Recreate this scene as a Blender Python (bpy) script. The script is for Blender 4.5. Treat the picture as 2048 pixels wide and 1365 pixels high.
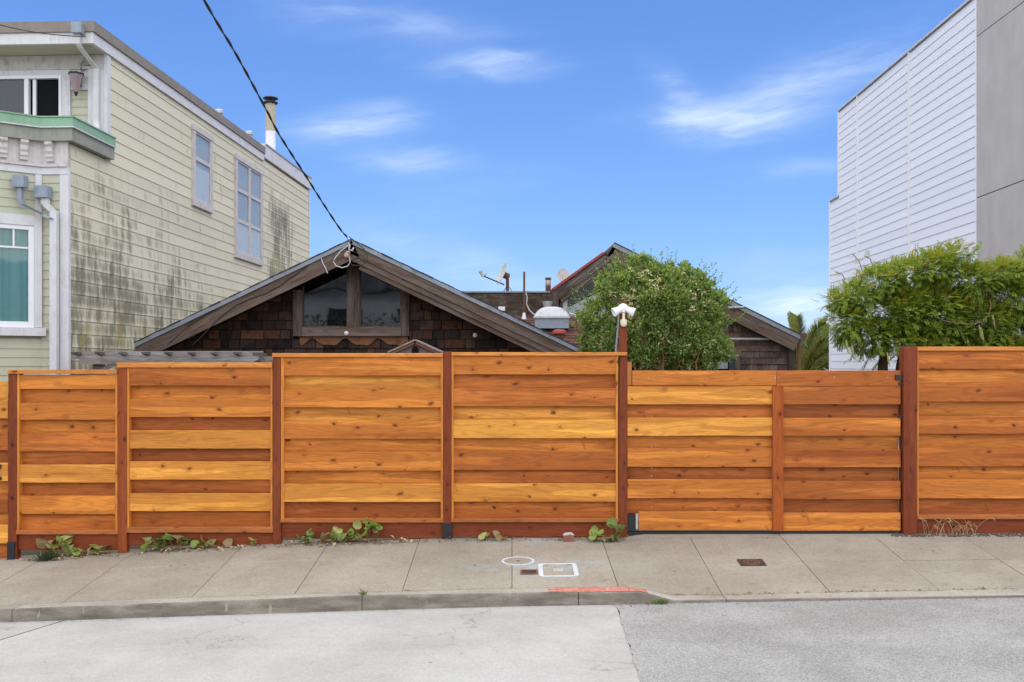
import bpy, bmesh, math, random
from mathutils import Vector, Matrix, noise as mnoise
R = random.Random(11)
rad = math.radians
scene = bpy.context.scene
C = scene.collection
for o in list(bpy.data.objects): bpy.data.objects.remove(o)

# ------------------------------------------------------------------ camera
F, HZ, CH = 2000.0, 730.0, 1.725           # focal length in photo pixels, horizon row, eye height
cam = bpy.data.cameras.new('camera'); camo = bpy.data.objects.new('camera', cam); C.objects.link(camo)
camo.location = (0, 0, CH); camo.rotation_euler = (rad(90), 0, 0)
cam.sensor_width = 36; cam.lens = 36 * F / 2048; cam.shift_y = (HZ - 682.5) / 2048 * 1.0
cam.clip_start = 0.1; cam.clip_end = 6000
scene.camera = camo
def PX(px, Y): return (px - 1024) / F * Y
def PZ(py, Y): return CH + (HZ - py) / F * Y
def P(px, py, Y): return Vector((PX(px, Y), Y, PZ(py, Y)))

# ------------------------------------------------------------------ node helpers
class NT:
    def __init__(s, tree): s.t = tree
    def n(s, typ, **kw):
        nd = s.t.nodes.new(typ)
        for k, v in kw.items(): setattr(nd, k, v)
        return nd
    def put(s, sock, v):
        if v is None: return
        if isinstance(v, bpy.types.NodeSocket): s.t.links.new(v, sock)
        else:
            if sock.type == 'RGBA' and len(v) == 3: v = (*v, 1)
            sock.default_value = v
    def m(s, op, a, b=None, c=None, clamp=False):
        nd = s.n('ShaderNodeMath', operation=op, use_clamp=clamp)
        for i, v in enumerate((a, b, c)): s.put(nd.inputs[i], v)
        return nd.outputs[0]
    def vm(s, op, a, b=None):
        nd = s.n('ShaderNodeVectorMath', operation=op); s.put(nd.inputs[0], a); s.put(nd.inputs[1], b); return nd.outputs[0]
    def mix(s, f, a, b, blend='MIX'):
        nd = s.n('ShaderNodeMix', data_type='RGBA', blend_type=blend); nd.clamp_factor = True
        s.put(nd.inputs[0], f); s.put(nd.inputs[6], a); s.put(nd.inputs[7], b); return nd.outputs[2]
    def noise(s, vec, scale=5, detail=3, rough=.55, dist=0):
        nd = s.n('ShaderNodeTexNoise'); s.put(nd.inputs['Vector'], vec)
        for k, v in (('Scale', scale), ('Detail', detail), ('Roughness', rough), ('Distortion', dist)): s.put(nd.inputs[k], v)
        return nd.outputs['Fac']
    def mr(s, v, a, b, c=0, d=1, smooth=True):
        nd = s.n('ShaderNodeMapRange', interpolation_type='SMOOTHSTEP' if smooth else 'LINEAR')
        for i, x in enumerate((v, a, b, c, d)): s.put(nd.inputs[i], x)
        return nd.outputs[0]
    def sep(s, v):
        nd = s.n('ShaderNodeSeparateXYZ'); s.put(nd.inputs[0], v); return nd.outputs
    def comb(s, x=0, y=0, z=0):
        nd = s.n('ShaderNodeCombineXYZ')
        for i, v in enumerate((x, y, z)): s.put(nd.inputs[i], v)
        return nd.outputs[0]
    def ramp(s, f, stops):
        nd = s.n('ShaderNodeValToRGB'); s.put(nd.inputs[0], f); e = nd.color_ramp.elements
        while len(e) < len(stops): e.new(.5)
        for el, (p, c) in zip(e, stops): el.position = p; el.color = (*c, 1)
        return nd.outputs[0]
    def grey(s, v): return s.comb(v, v, v)
    def bump(s, h, strength=.3, dist=.01):
        nd = s.n('ShaderNodeBump'); s.put(nd.inputs['Height'], h); nd.inputs['Strength'].default_value = strength
        nd.inputs['Distance'].default_value = dist; return nd.outputs[0]

def srgb(r, g, b):
    f = lambda c: c / 12.92 if c <= .04045 else ((c + .055) / 1.055) ** 2.4
    return (f(r / 255), f(g / 255), f(b / 255))

MATS = {}
def mat(name, fn, rough=.7, spec=.3, metal=0):
    m = bpy.data.materials.new(name); m.use_nodes = True; t = NT(m.node_tree)
    b = m.node_tree.nodes['Principled BSDF']
    b.inputs['Roughness'].default_value = rough; b.inputs['Specular IOR Level'].default_value = spec
    b.inputs['Metallic'].default_value = metal
    r = fn(t, b)
    if r is not None: t.put(b.inputs['Base Color'], r)
    MATS[name] = m; return m

# ------------------------------------------------------------------ world and sun
SUN_EL, SUN_AZ = 76.0, 178.0        # azimuth from +Y clockwise: behind the camera, veiled by thin cloud
world = bpy.data.worlds.new('World'); scene.world = world; world.use_nodes = True
w = NT(world.node_tree); bg = world.node_tree.nodes['Background']
sky = w.n('ShaderNodeTexSky', sky_type='NISHITA'); sky.sun_disc = False
sky.sun_elevation = rad(SUN_EL); sky.sun_rotation = rad(SUN_AZ)
sky.air_density = 1.0; sky.dust_density = .3; sky.ozone_density = 2.0; sky.altitude = 50
tc = w.n('ShaderNodeTexCoord'); d = w.sep(tc.outputs['Generated'])
az = w.m('ARCTAN2', d[0], d[1]); el = w.m('ARCSINE', d[2])
# wispy clouds, laid out by compass bearing and elevation
warp = w.noise(w.comb(w.m('MULTIPLY', az, 6), w.m('MULTIPLY', el, 14), 0), 1.0, 3)
wz = w.m('MULTIPLY', w.m('SUBTRACT', warp, .5), .09)
az2 = w.m('ADD', az, wz); el2 = w.m('ADD', el, w.m('MULTIPLY', wz, .45))
strk = w.noise(w.comb(w.m('ADD', w.m('MULTIPLY', az2, 9), w.m('MULTIPLY', el2, 10)), w.m('MULTIPLY', w.m('SUBTRACT', el2, w.m('MULTIPLY', az2, .12)), 55), 1.7), 1.0, 6, .6)
strk = w.mr(strk, .3, .72)
cl = w.m('MULTIPLY', w.mr(w.noise(w.comb(w.m('MULTIPLY', az, 3), w.m('MULTIPLY', el, 9), 3.1), 1.0, 4), .5, .85), .28)
for px, py, rx, ry, amp, tilt in ((985, 132, 85, 17, 1.0, 0), (715, 248, 95, 24, .95, .12), (815, 322, 75, 17, .7, 0), (1450, 238, 130, 26, .75, 0),
        (1590, 185, 150, 42, .6, .25), (1345, 195, 50, 40, .5, -.5), (1585, 618, 90, 30, 1.7, 0), (860, 60, 120, 22, .35, 0), (950, 540, 190, 40, .42, -.25), (1620, 335, 90, 16, .3, 0), (640, 30, 120, 30, .25, 0)):
    a0 = math.atan((px - 1024) / F); e0 = math.atan((HZ - py) / F * math.cos(a0))
    da = w.m('SUBTRACT', az2, a0); de = w.m('SUBTRACT', el2, w.m('ADD', w.m('MULTIPLY', da, tilt), e0))
    q = w.m('ADD', w.m('POWER', w.m('DIVIDE', da, rx / F), 2.0), w.m('POWER', w.m('DIVIDE', de, ry / F), 2.0))
    g = w.m('MULTIPLY', w.m('EXPONENT', w.m('MULTIPLY', q, -.8)), amp)
    cl = w.m('ADD', cl, g)
cl = w.m('MULTIPLY', cl, w.m('ADD', w.m('MULTIPLY', strk, .75), .25), clamp=True)
base = w.mix(1.0, sky.outputs[0], (.42, .635, 1.25), 'MULTIPLY')
base = w.vm('DIVIDE', w.vm('MULTIPLY', base, (1.22, 1.22, 1.22)), w.vm('ADD', w.vm('MULTIPLY', base, (.1, .1, .1)), (1, 1, 1)))
col = w.mix(w.m('MULTIPLY', cl, .62), base, (5.2, 5.8, 6.6))
world.node_tree.links.new(col, bg.inputs['Color'])
bg.inputs['Strength'].default_value = .14
sun = bpy.data.lights.new('sun', 'SUN'); suno = bpy.data.objects.new('sun', sun); C.objects.link(suno)
sun.energy = 3.6; sun.angle = rad(150); sun.color = (1, .915, .71)
sd = Vector((math.sin(rad(SUN_AZ)) * math.cos(rad(SUN_EL)), math.cos(rad(SUN_AZ)) * math.cos(rad(SUN_EL)), math.sin(rad(SUN_EL))))
suno.rotation_euler = (-sd).to_track_quat('-Z', 'Y').to_euler(); suno.location = sd * 60
scene.view_settings.view_transform = 'Standard'; scene.view_settings.look = 'None'
scene.view_settings.gamma = 1; scene.view_settings.exposure = .5

# ------------------------------------------------------------------ mesh helpers
class MB:
    def __init__(s): s.v = []; s.f = []; s.smooth = False
    def add(s, vs, fs):
        k = len(s.v); s.v += [tuple(p) for p in vs]; s.f += [tuple(i + k for i in f) for f in fs]; return s
    def box(s, x0, x1, y0, y1, z0, z1):
        return s.add([(x0, y0, z0), (x1, y0, z0), (x1, y1, z0), (x0, y1, z0), (x0, y0, z1), (x1, y0, z1), (x1, y1, z1), (x0, y1, z1)],
                     [(0, 3, 2, 1), (4, 5, 6, 7), (0, 1, 5, 4), (1, 2, 6, 5), (2, 3, 7, 6), (3, 0, 4, 7)])
    def prism(s, poly, y0, y1, yf=None):
        # poly in (x, z), extruded along y; yf(x, z) gives the front depth
        n = len(poly)
        vs = [(x, (yf(x, z) if yf else y0), z) for x, z in poly] + [(x, y1, z) for x, z in poly]
        fs = [tuple(range(n)), tuple(range(2 * n - 1, n - 1, -1))]
        fs += [(i, i + n, (i + 1) % n + n, (i + 1) % n) for i in range(n)]
        return s.add(vs, fs)
    def plan(s, poly, z0, z1):
        n = len(poly); vs = [(x, y, z0) for x, y in poly] + [(x, y, z1) for x, y in poly]
        return s.add(vs, [tuple(range(n - 1, -1, -1)), tuple(range(n, 2 * n))] + [(i, (i + 1) % n, (i + 1) % n + n, i + n) for i in range(n)])
    def tube(s, pts, r, n=8, caps=True):
        pts = [Vector(p) for p in pts]; rs = r if isinstance(r, (list, tuple)) else [r] * len(pts)
        k0 = len(s.v); up = Vector((.13, .27, .95))
        for i, p in enumerate(pts):
            t = (pts[min(i + 1, len(pts) - 1)] - pts[max(i - 1, 0)]).normalized()
            a = t.cross(up)
            if a.length < .05: a = t.cross(Vector((1, 0, 0)))
            a.normalize(); b = t.cross(a)
            for j in range(n):
                q = 2 * math.pi * j / n; s.v.append(tuple(p + (a * math.cos(q) + b * math.sin(q)) * rs[i]))
        for i in range(len(pts) - 1):
            for j in range(n):
                s.f.append((k0 + i * n + j, k0 + i * n + (j + 1) % n, k0 + (i + 1) * n + (j + 1) % n, k0 + (i + 1) * n + j))
        if caps:
            s.f.append(tuple(k0 + j for j in range(n - 1, -1, -1))); k1 = k0 + (len(pts) - 1) * n; s.f.append(tuple(k1 + j for j in range(n)))
        s.smooth = True; return s
    def lathe(s, prof, c, n=20, M=None):
        # prof: (radius, height) pairs round the z axis through c
        c = Vector(c); k0 = len(s.v)
        for r, h in prof:
            for j in range(n):
                q = 2 * math.pi * j / n; v = Vector((r * math.cos(q), r * math.sin(q), h))
                if M: v = M @ v
                s.v.append(tuple(c + v))
        for i in range(len(prof) - 1):
            for j in range(n): s.f.append((k0 + i * n + j, k0 + i * n + (j + 1) % n, k0 + (i + 1) * n + (j + 1) % n, k0 + (i + 1) * n + j))
        s.f.append(tuple(k0 + j for j in range(n - 1, -1, -1))); k1 = k0 + (len(prof) - 1) * n; s.f.append(tuple(k1 + j for j in range(n)))
        s.smooth = True; return s
    def xf(s, M, i0=0):
        for i in range(i0, len(s.v)): s.v[i] = tuple(M @ Vector(s.v[i]))
        return s
    def mesh(s, name, off, bev=0):
        me = bpy.data.meshes.new(name); me.from_pydata([(a - off.x, b - off.y, c - off.z) for a, b, c in s.v], [], s.f); me.validate()
        bm = bmesh.new(); bm.from_mesh(me)
        bmesh.ops.recalc_face_normals(bm, faces=bm.faces)
        if bev: bmesh.ops.bevel(bm, geom=list(bm.edges), offset=bev, segments=1, affect='EDGES', clamp_overlap=True)
        bm.to_mesh(me); bm.free()
        if s.smooth: me.shade_smooth(); me.set_sharp_from_angle(angle=rad(38))
        return me
    def mid(s):
        xs, ys, zs = zip(*s.v); return Vector(((min(xs) + max(xs)) / 2, (min(ys) + max(ys)) / 2, (min(zs) + max(zs)) / 2))
    def base(s): m = s.mid(); m.z = min(v[2] for v in s.v); return m

ORG = {}; ROT = {}
def tag(o, label=None, cat=None, group=None, kind=None):
    if label: o['label'] = label
    if cat: o['category'] = cat
    if group: o['group'] = group
    if kind: o['kind'] = kind
    return o
def thing(name, label, cat, loc=(0, 0, 0), rotz=0, group=None, local=False):
    o = bpy.data.objects.new(name, None); C.objects.link(o); o.empty_display_size = .2
    o.location = loc; o.rotation_euler = (0, 0, rotz); ORG[o] = Vector((0, 0, 0)) if local else Vector(loc)
    return tag(o, label, cat, group)
def part(name, mb, m, parent, color=None, bev=0, kind=None, label=None):
    c = mb.mid(); o = bpy.data.objects.new(name, mb.mesh(name, c, bev)); C.objects.link(o)
    o.data.materials.append(MATS[m]); o.parent = parent; ORG[o] = c
    pr = ROT.get(parent)
    if pr is None: o.location = c - ORG[parent]
    else: o.location = pr.inverted() @ (c - ORG[parent]); o.rotation_euler = pr.inverted().to_euler()
    if color: o.color = (*color[:3], 1)
    return tag(o, label, None, None, kind)
def turn(o, ang):
    # give the object its own turned axes (grain follows its length) without moving its faces
    Rm = Matrix.Rotation(ang, 3, 'Y'); o.data.transform(Rm.inverted().to_4x4()); ROT[o] = Rm
    pr = ROT.get(o.parent); o.rotation_euler = (pr.inverted() @ Rm if pr else Rm).to_euler(); return o
def single(name, mb, m, label=None, cat=None, group=None, kind=None, color=None, bev=0):
    c = mb.base(); o = bpy.data.objects.new(name, mb.mesh(name, c, bev)); C.objects.link(o)
    o.data.materials.append(MATS[m]); o.location = c; ORG[o] = c
    if color: o.color = (*color[:3], 1)
    return tag(o, label, cat, group, kind)
def box(*a): return MB().box(*a)
def clip(poly, a, b, c):
    # keep the side a*x + b*z <= c
    out = []
    for i, p in enumerate(poly):
        q = poly[(i + 1) % len(poly)]; dp = a * p[0] + b * p[1] - c; dq = a * q[0] + b * q[1] - c
        if dp <= 0: out.append(p)
        if (dp < 0 < dq) or (dq < 0 < dp):
            t = dp / (dp - dq); out.append((p[0] + t * (q[0] - p[0]), p[1] + t * (q[1] - p[1])))
    return out
def lerp_tab(tab, x):
    if x <= tab[0][0]: return tab[0][1] + (x - tab[0][0]) * (tab[1][1] - tab[0][1]) / (tab[1][0] - tab[0][0]) if x > -25 else lerp_tab(tab, -24.99)
    if x >= tab[-1][0]: return tab[-1][1]
    for (a, u), (b, v) in zip(tab, tab[1:]):
        if a <= x <= b: return u + (v - u) * (x - a) / (b - a)

# ------------------------------------------------------------------ materials
def wood(axis, contrast=1.0, tone=None, knots=True, sap=.5, grey=0):
    def fn(t, b):
        oi = t.n('ShaderNodeObjectInfo'); tcx = t.n('ShaderNodeTexCoord'); p = t.sep(tcx.outputs['Object'])
        rnd = oi.outputs['Random']
        lx, lz = (p[0], p[2]) if axis == 'x' else (p[2], p[0])
        if axis == 'y': lx, lz = p[1], p[2]
        u = t.m('ADD', lx, t.m('MULTIPLY', rnd, 37.0)); v = t.m('ADD', lz, t.m('MULTIPLY', rnd, 11.0))
        if axis != 'y': v = t.m('ADD', v, t.m('MULTIPLY', p[1], .8))
        vor = t.n('ShaderNodeTexVoronoi', voronoi_dimensions='2D'); kw = t.m('MULTIPLY', t.m('SUBTRACT', t.noise(t.comb(u, v, 0), 14, 2), .5), .05); t.put(vor.inputs['Vector'], t.comb(t.m('MULTIPLY', t.m('ADD', u, kw), .8), t.m('ADD', t.m('MULTIPLY', v, 1.3), kw), 0)); vor.inputs['Scale'].default_value = 4.6
        dist = vor.outputs['Distance']; keep = t.m('GREATER_THAN', t.sep(vor.outputs['Color'])[0], .5)
        size = t.m('ADD', t.m('MULTIPLY', t.sep(vor.outputs['Color'])[1], .10), .02)
        kn = t.m('MULTIPLY', t.mr(t.m('DIVIDE', dist, size), 1.25, .35), keep)
        halo = t.m('MULTIPLY', t.mr(dist, .26, .03), keep)
        v2 = t.m('ADD', v, t.m('MULTIPLY', halo, .028))
        warp_ = t.noise(t.comb(t.m('MULTIPLY', u, 1.2), t.m('MULTIPLY', v2, 3), 0), 1, 2)
        v3 = t.m('ADD', v2, t.m('MULTIPLY', warp_, .05))
        contour = t.noise(t.comb(t.m('MULTIPLY', u, .8), t.m('MULTIPLY', v3, 9), 4), 1, 1, .4)
        ring = t.m('SINE', t.m('MULTIPLY', contour, 75.0)); ring = t.mr(ring, .1, 1)
        fine = t.noise(t.comb(t.m('MULTIPLY', u, 8), t.m('MULTIPLY', v3, 170), 0), 1, 6, .7)
        big = t.noise(t.comb(t.m('MULTIPLY', u, .5), t.m('MULTIPLY', v3, 9), t.m('MULTIPLY', rnd, 9)), 1, 2)
        blot = t.noise(t.comb(t.m('MULTIPLY', u, 3), t.m('MULTIPLY', v, 9), 2), 1, 6, .65)
        c0 = oi.outputs['Color'] if tone is None else t.comb(*tone)
        lt = t.mix(1.0, c0, (1.32, 1.44, 1.55), 'MULTIPLY'); dk = t.mix(1.0, c0, (.74, .64, .56), 'MULTIPLY')
        c = t.mix(t.mr(big, .545, .59), t.mix(t.mr(big, .28, .42), dk, c0), lt) if sap else c0
        if sap and sap < .5: c = t.mix(sap * 2, c0, c)
        sh = t.m('MULTIPLY', t.m('ADD', t.m('MULTIPLY', t.m('SUBTRACT', fine, .5), 1.1 * contrast), 1.0), t.m('SUBTRACT', 1.0, t.m('MULTIPLY', ring, .17 * contrast)))
        sh = t.m('MULTIPLY', sh, t.m('ADD', t.m('MULTIPLY', t.m('SUBTRACT', blot, .5), .55), 1.0))
        c = t.mix(1.0, c, t.grey(sh), 'MULTIPLY')
        if knots:
            v2_ = t.n('ShaderNodeTexVoronoi', voronoi_dimensions='2D'); t.put(v2_.inputs['Vector'], t.comb(t.m('ADD', u, t.m('MULTIPLY', v, .35)), t.m('MULTIPLY', v, .3), 0)); v2_.inputs['Scale'].default_value = 3.1
            sl = t.m('MULTIPLY', t.mr(t.m('ADD', v2_.outputs['Distance'], t.m('MULTIPLY', fine, .04)), .085, .045), t.m('GREATER_THAN', t.sep(v2_.outputs['Color'])[0], .72))
            c = t.mix(t.m('MULTIPLY', sl, .45), c, t.mix(1.0, c0, (.6, .42, .3), 'MULTIPLY'))
            c = t.mix(t.m('MULTIPLY', halo, .38), c, t.mix(1.0, c0, (.62, .48, .4), 'MULTIPLY'))
            c = t.mix(t.m('MULTIPLY', kn, .9), c, t.mix(1.0, c0, (.26, .17, .13), 'MULTIPLY'))
        if grey:
            gm = t.mr(t.noise(t.comb(t.m('MULTIPLY', u, 1.6), t.m('MULTIPLY', v, 16), 7), 1, 5, .65), .38, .66)
            c = t.mix(t.m('MULTIPLY', gm, grey), c, (.24, .205, .18))
            c = t.mix(t.mr(t.noise(t.comb(t.m('MULTIPLY', u, 2), t.m('MULTIPLY', v, 40), 1), 1, 4), .62, .7), c, t.mix(1.0, c, (.4, .36, .33), 'MULTIPLY'))
        t.put(b.inputs['Normal'], t.bump(t.m('ADD', fine, t.m('MULTIPLY', ring, .3)), .25, .004))
        return c
    return fn
mat('cedar', wood('x'), .55, .28)
mat('cedar_post', wood('z', 1.0, None, True, .25), .6, .25)
mat('cedar_rail', wood('x', .9, None, True, .3), .6, .25)
mat('weathered_beam', wood('x', 1.5, (.125, .082, .060), False, .5, .45), .85, .15)
mat('weathered_post', wood('z', 1.5, (.075, .052, .042), False, .5, .35), .85, .15)
mat('grey_timber', wood('x', 1.5, (.27, .25, .23), False, .4, .5), .9, .1)
mat('shaded_timber_y', wood('y', 1.5, (.12, .11, .10), False, .4, .5), .9, .1)  # darker copy of grey_timber: rafter shade is put into its colour
mat('peeling_beam', wood('x', 1.6, (.075, .055, .045), False, .5, .75), .85, .15)

def f_shingle(t, b):
    oi = t.n('ShaderNodeObjectInfo'); p = t.sep(t.n('ShaderNodeTexCoord').outputs['Object']); r = t.m('MULTIPLY', oi.outputs['Random'], 50)
    g = t.noise(t.comb(t.m('ADD', t.m('MULTIPLY', p[0], 90), r), r, t.m('MULTIPLY', p[2], 5)), 1, 4, .6)
    bl = t.noise(t.comb(t.m('ADD', t.m('MULTIPLY', p[0], 9), r), r, t.m('MULTIPLY', p[2], 7)), 1, 3)
    c = t.mix(1.0, oi.outputs['Color'], t.grey(t.m('ADD', .35, t.m('MULTIPLY', g, 1.3))), 'MULTIPLY')
    c = t.mix(t.mr(bl, .45, .7, 0, .75), c, t.mix(1.0, c, (.42, .42, .45), 'MULTIPLY'))
    t.put(b.inputs['Normal'], t.bump(g, .5, .004)); return c
mat('shingle', f_shingle, .85, .12)

def f_paint(c, amt=.25, sc=6):
    def fn(t, b):
        co = t.n('ShaderNodeTexCoord').outputs['Object']; oi = t.n('ShaderNodeObjectInfo'); p = t.vm('ADD', co, t.grey(t.m('MULTIPLY', oi.outputs['Random'], 30)))
        s = t.sep(p); n1 = t.noise(p, sc, 5, .65); n2 = t.noise(t.comb(t.m('MULTIPLY', s[0], 30), t.m('MULTIPLY', s[1], 30), t.m('MULTIPLY', s[2], 3)), 1, 4)
        k = t.m('MULTIPLY', t.mr(n1, .35, .75), t.mr(n2, .3, .75))
        t.put(b.inputs['Normal'], t.bump(n1, .08, .004))
        return t.mix(t.m('MULTIPLY', k, amt * 2), t.comb(*c), t.comb(c[0] * .52, c[1] * .5, c[2] * .46))
    return fn
mat('white_trim', f_paint((.66, .65, .66), .3), .5, .35)
mat('white_vinyl', f_paint((.8, .8, .82), .08), .35, .4)
mat('old_white', f_paint((.6, .56, .54), .5, 9), .6, .3)
mat('brown_coping', f_paint((.25, .215, .18), .3), .6, .3)
mat('green_cap', f_paint((.25, .42, .28), .3), .5, .3)
mat('grey_green', f_paint((.3, .31, .26), .4, 8), .6, .3)
mat('green_wall', f_paint((.50, .50, .375), .15), .6, .3)
mat('blue_metal', f_paint((.27, .32, .38), .35, 10), .45, .5)
mat('drip_edge', f_paint((.26, .29, .33), .5, 7), .5, .5)
mat('flue_tan', f_paint((.50, .44, .34), .4, 8), .7, .2)
mat('galvanised', f_paint((.50, .51, .52), .35, 10), .4, .5, .35)
mat('rust', f_paint((.17, .075, .05), .6, 16), .8, .2)
mat('red_paint', f_paint((.36, .07, .055), .4, 8), .6, .3)
mat('copper', f_paint((.22, .10, .06), .4), .6, .3)
mat('black_metal', f_paint((.02, .02, .022), .2), .5, .4)
mat('dark_plate', f_paint((.075, .04, .032), .7, 25), .7, .3)
mat('cream_plastic', f_paint((.78, .74, .55), .1), .4, .4)
mat('white_plastic', f_paint((.8, .8, .82), .1), .4, .4)
mat('dish_paint', f_paint((.56, .57, .54), .3), .5, .4)
mat('pink_lamp', f_paint((.34, .25, .26), .3), .35, .5)
mat('insulator', f_paint((.46, .30, .27), .4, 20), .3, .5)
mat('white_cable', f_paint((.62, .62, .6), .3, 20), .5, .4)
mat('cable', f_paint((.045, .042, .04), .5, 12), .6, .3)
mat('brown_wire', f_paint((.05, .035, .03), .3), .6, .3)
mat('birdhouse_wall', f_paint((.15, .12, .12), .5, 9), .8, .2)
mat('dark_core', f_paint((.018, .016, .015), .3), .95, .05)  # near-black wall core, makes the gaps between shingles dark
mat('room_dark', f_paint((.012, .012, .013), .1), .9, .05)  # near-black plates; darkness of unlit rooms and the birdhouse hole is painted in
mat('pale_backing', f_paint((.55, .58, .58), .1), .9, .05)
mat('pane_reflection', f_paint((.50, .53, .56), .2), .9, .1)  # pale window backing; reflection in the side panes is put into its colour
mat('curtain_teal', f_paint((.16, .33, .31), .2), .9, .1)
mat('curtain_white', f_paint((.7, .72, .74), .1), .9, .1)
mat('brick_red', f_paint((.30, .13, .09), .5, 30), .9, .1)
mat('mortar_white', f_paint((.62, .58, .56), .4, 30), .9, .1)
mat('cover_white', f_paint((.62, .64, .66), .45, 14), .8, .2)
mat('green_frame', f_paint((.03, .05, .045), .3), .5, .3)
mat('bark', f_paint((.07, .05, .038), .5, 20), .9, .1)
mat('dry_stem', f_paint((.2, .13, .07), .4, 20), .9, .1)
mat('dry_straw', f_paint((.5, .40, .22), .3, 20), .9, .1)
mat('dead_leaf', f_paint((.27, .14, .065), .6, 20), .9, .1)

def f_roofing(t, b):
    oi = t.n('ShaderNodeObjectInfo'); co = t.n('ShaderNodeTexCoord').outputs['Object']
    n1 = t.noise(co, 60, 4, .7); n2 = t.noise(co, 5, 4)
    vor = t.n('ShaderNodeTexVoronoi', voronoi_dimensions='1D'); t.put(vor.inputs['W'], t.m('ADD', t.sep(co)[0], t.m('MULTIPLY', oi.outputs['Random'], 9))); vor.inputs['Scale'].default_value = 5
    k = t.m('MULTIPLY', t.m('ADD', .5, t.m('MULTIPLY', n1, .9)), t.m('ADD', .6, t.m('MULTIPLY', t.sep(vor.outputs['Color'])[0], .8)))
    c = t.mix(1.0, oi.outputs['Color'], t.grey(k), 'MULTIPLY'); t.put(b.inputs['Normal'], t.bump(n1, .5, .004))
    return t.mix(t.mr(n2, .5, .75, 0, .5), c, t.mix(1.0, c, (.55, .55, .55), 'MULTIPLY'))
mat('roofing', f_roofing, .9, .1)
def f_torch(t, b):
    co = t.n('ShaderNodeTexCoord').outputs['Object']; s = t.sep(co)
    n1 = t.noise(co, 9, 6, .7); n2 = t.noise(t.comb(t.m('MULTIPLY', s[0], 3), 0, t.m('MULTIPLY', s[2], 26)), 1, 4)
    c = t.ramp(t.m('ADD', t.m('MULTIPLY', n1, .6), t.m('MULTIPLY', n2, .4)), [(.3, (.03, .024, .02)), (.5, (.085, .062, .048)), (.7, (.19, .155, .12))])
    t.put(b.inputs['Normal'], t.bump(n1, .8, .02)); return c
mat('parapet_felt', f_torch, .95, .1)

# painted clapboards with mould that grows in streaks; texture space is the house's own
house_ref = bpy.data.objects.new('texture_space', None)   # replaced by the house root below
def f_clap(t, b):
    tcx = t.n('ShaderNodeTexCoord'); tcx.object = house_ref; p = t.sep(tcx.outputs['Object'])
    oi = t.n('ShaderNodeObjectInfo')
    y, z = p[1], t.m('SUBTRACT', p[2], .3)
    lap = t.m('FRACT', t.m('DIVIDE', t.m('SUBTRACT', z, 3.196 - 5 * .158 * 4), .158))
    blob = t.noise(t.comb(t.m('MULTIPLY', y, 1.1), t.m('MULTIPLY', z, 1.1), 0), 1, 3)
    rowid = t.m('FLOOR', t.m('DIVIDE', t.m('SUBTRACT', z, .036), .158))
    cell = t.noise(t.comb(t.m('MULTIPLY', y, 3.2), t.m('ADD', t.m('MULTIPLY', rowid, .16), t.m('MULTIPLY', z, .8)), 5), 1, 4, .62)
    stre = t.noise(t.comb(t.m('MULTIPLY', y, 9), t.m('MULTIPLY', z, 1.6), 9), 1, 5, .65)
    low = t.mr(t.m('ADD', z, t.m('MULTIPLY', y, .13)), 5.1, 2.7)                       # damp lower half of the wall
    front = t.mr(y, 7.2, .3, .35, 1)
    pat = t.m('MULTIPLY', t.mr(t.m('ABSOLUTE', t.m('SUBTRACT', y, 8.9)), 1.5, .4), t.m('MULTIPLY', t.mr(z, 5.5, 4.6), t.mr(z, 2.6, 3.3)))
    reg = t.m('MAXIMUM', t.m('MULTIPLY', low, front), pat)
    k = t.m('ADD', t.m('MULTIPLY', t.mr(cell, .25, .75), .45), t.m('MULTIPLY', t.mr(stre, .28, .74), .55))
    k = t.m('ADD', k, t.m('MULTIPLY', t.m('SUBTRACT', blob, .5), .9))
    k = t.m('ADD', k, t.m('MULTIPLY', t.m('SUBTRACT', t.mr(t.m('ABSOLUTE', t.m('SUBTRACT', lap, .52)), .5, .12), .6), .20))
    m_ = t.mr(t.m('ADD', k, t.m('MULTIPLY', t.m('SUBTRACT', reg, 1), .62)), .08, .72)
    fine = t.noise(t.comb(t.m('MULTIPLY', y, 40), 0, t.m('MULTIPLY', z, 30)), 1, 4)
    basec = t.mix(t.mr(fine, .3, .7, 0, .35), (.68, .635, .47), (.61, .57, .42))
    basec = t.mix(1.0, basec, t.grey(t.m('ADD', .93, t.m('MULTIPLY', oi.outputs['Random'], .12))), 'MULTIPLY')
    green = t.mr(t.noise(t.comb(t.m('MULTIPLY', y, 2.6), t.m('MULTIPLY', z, 1.2), 3), 1, 2), .56, .68)
    mould = t.mix(green, (.15, .128, .078), (.25, .21, .05))
    return t.mix(t.m('MULTIPLY', m_, t.m('ADD', .55, t.m('MULTIPLY', fine, .6)), clamp=True), basec, mould)
mat('clapboard', f_clap, .6, .3)
def f_whitesid(t, b):
    oi = t.n('ShaderNodeObjectInfo'); co = t.n('ShaderNodeTexCoord').outputs['Object']; s = t.sep(co)
    n = t.noise(t.comb(t.m('MULTIPLY', s[1], 2), oi.outputs['Random'], t.m('MULTIPLY', s[2], 6)), 1, 4)
    k = t.m('ADD', .95, t.m('MULTIPLY', oi.outputs['Random'], .05))
    return t.mix(1.0, t.mix(t.mr(n, .4, .8, 0, .5), (.86, .86, .88), (.81, .81, .83)), t.grey(k), 'MULTIPLY')
mat('white_siding', f_whitesid, .45, .35)
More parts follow.
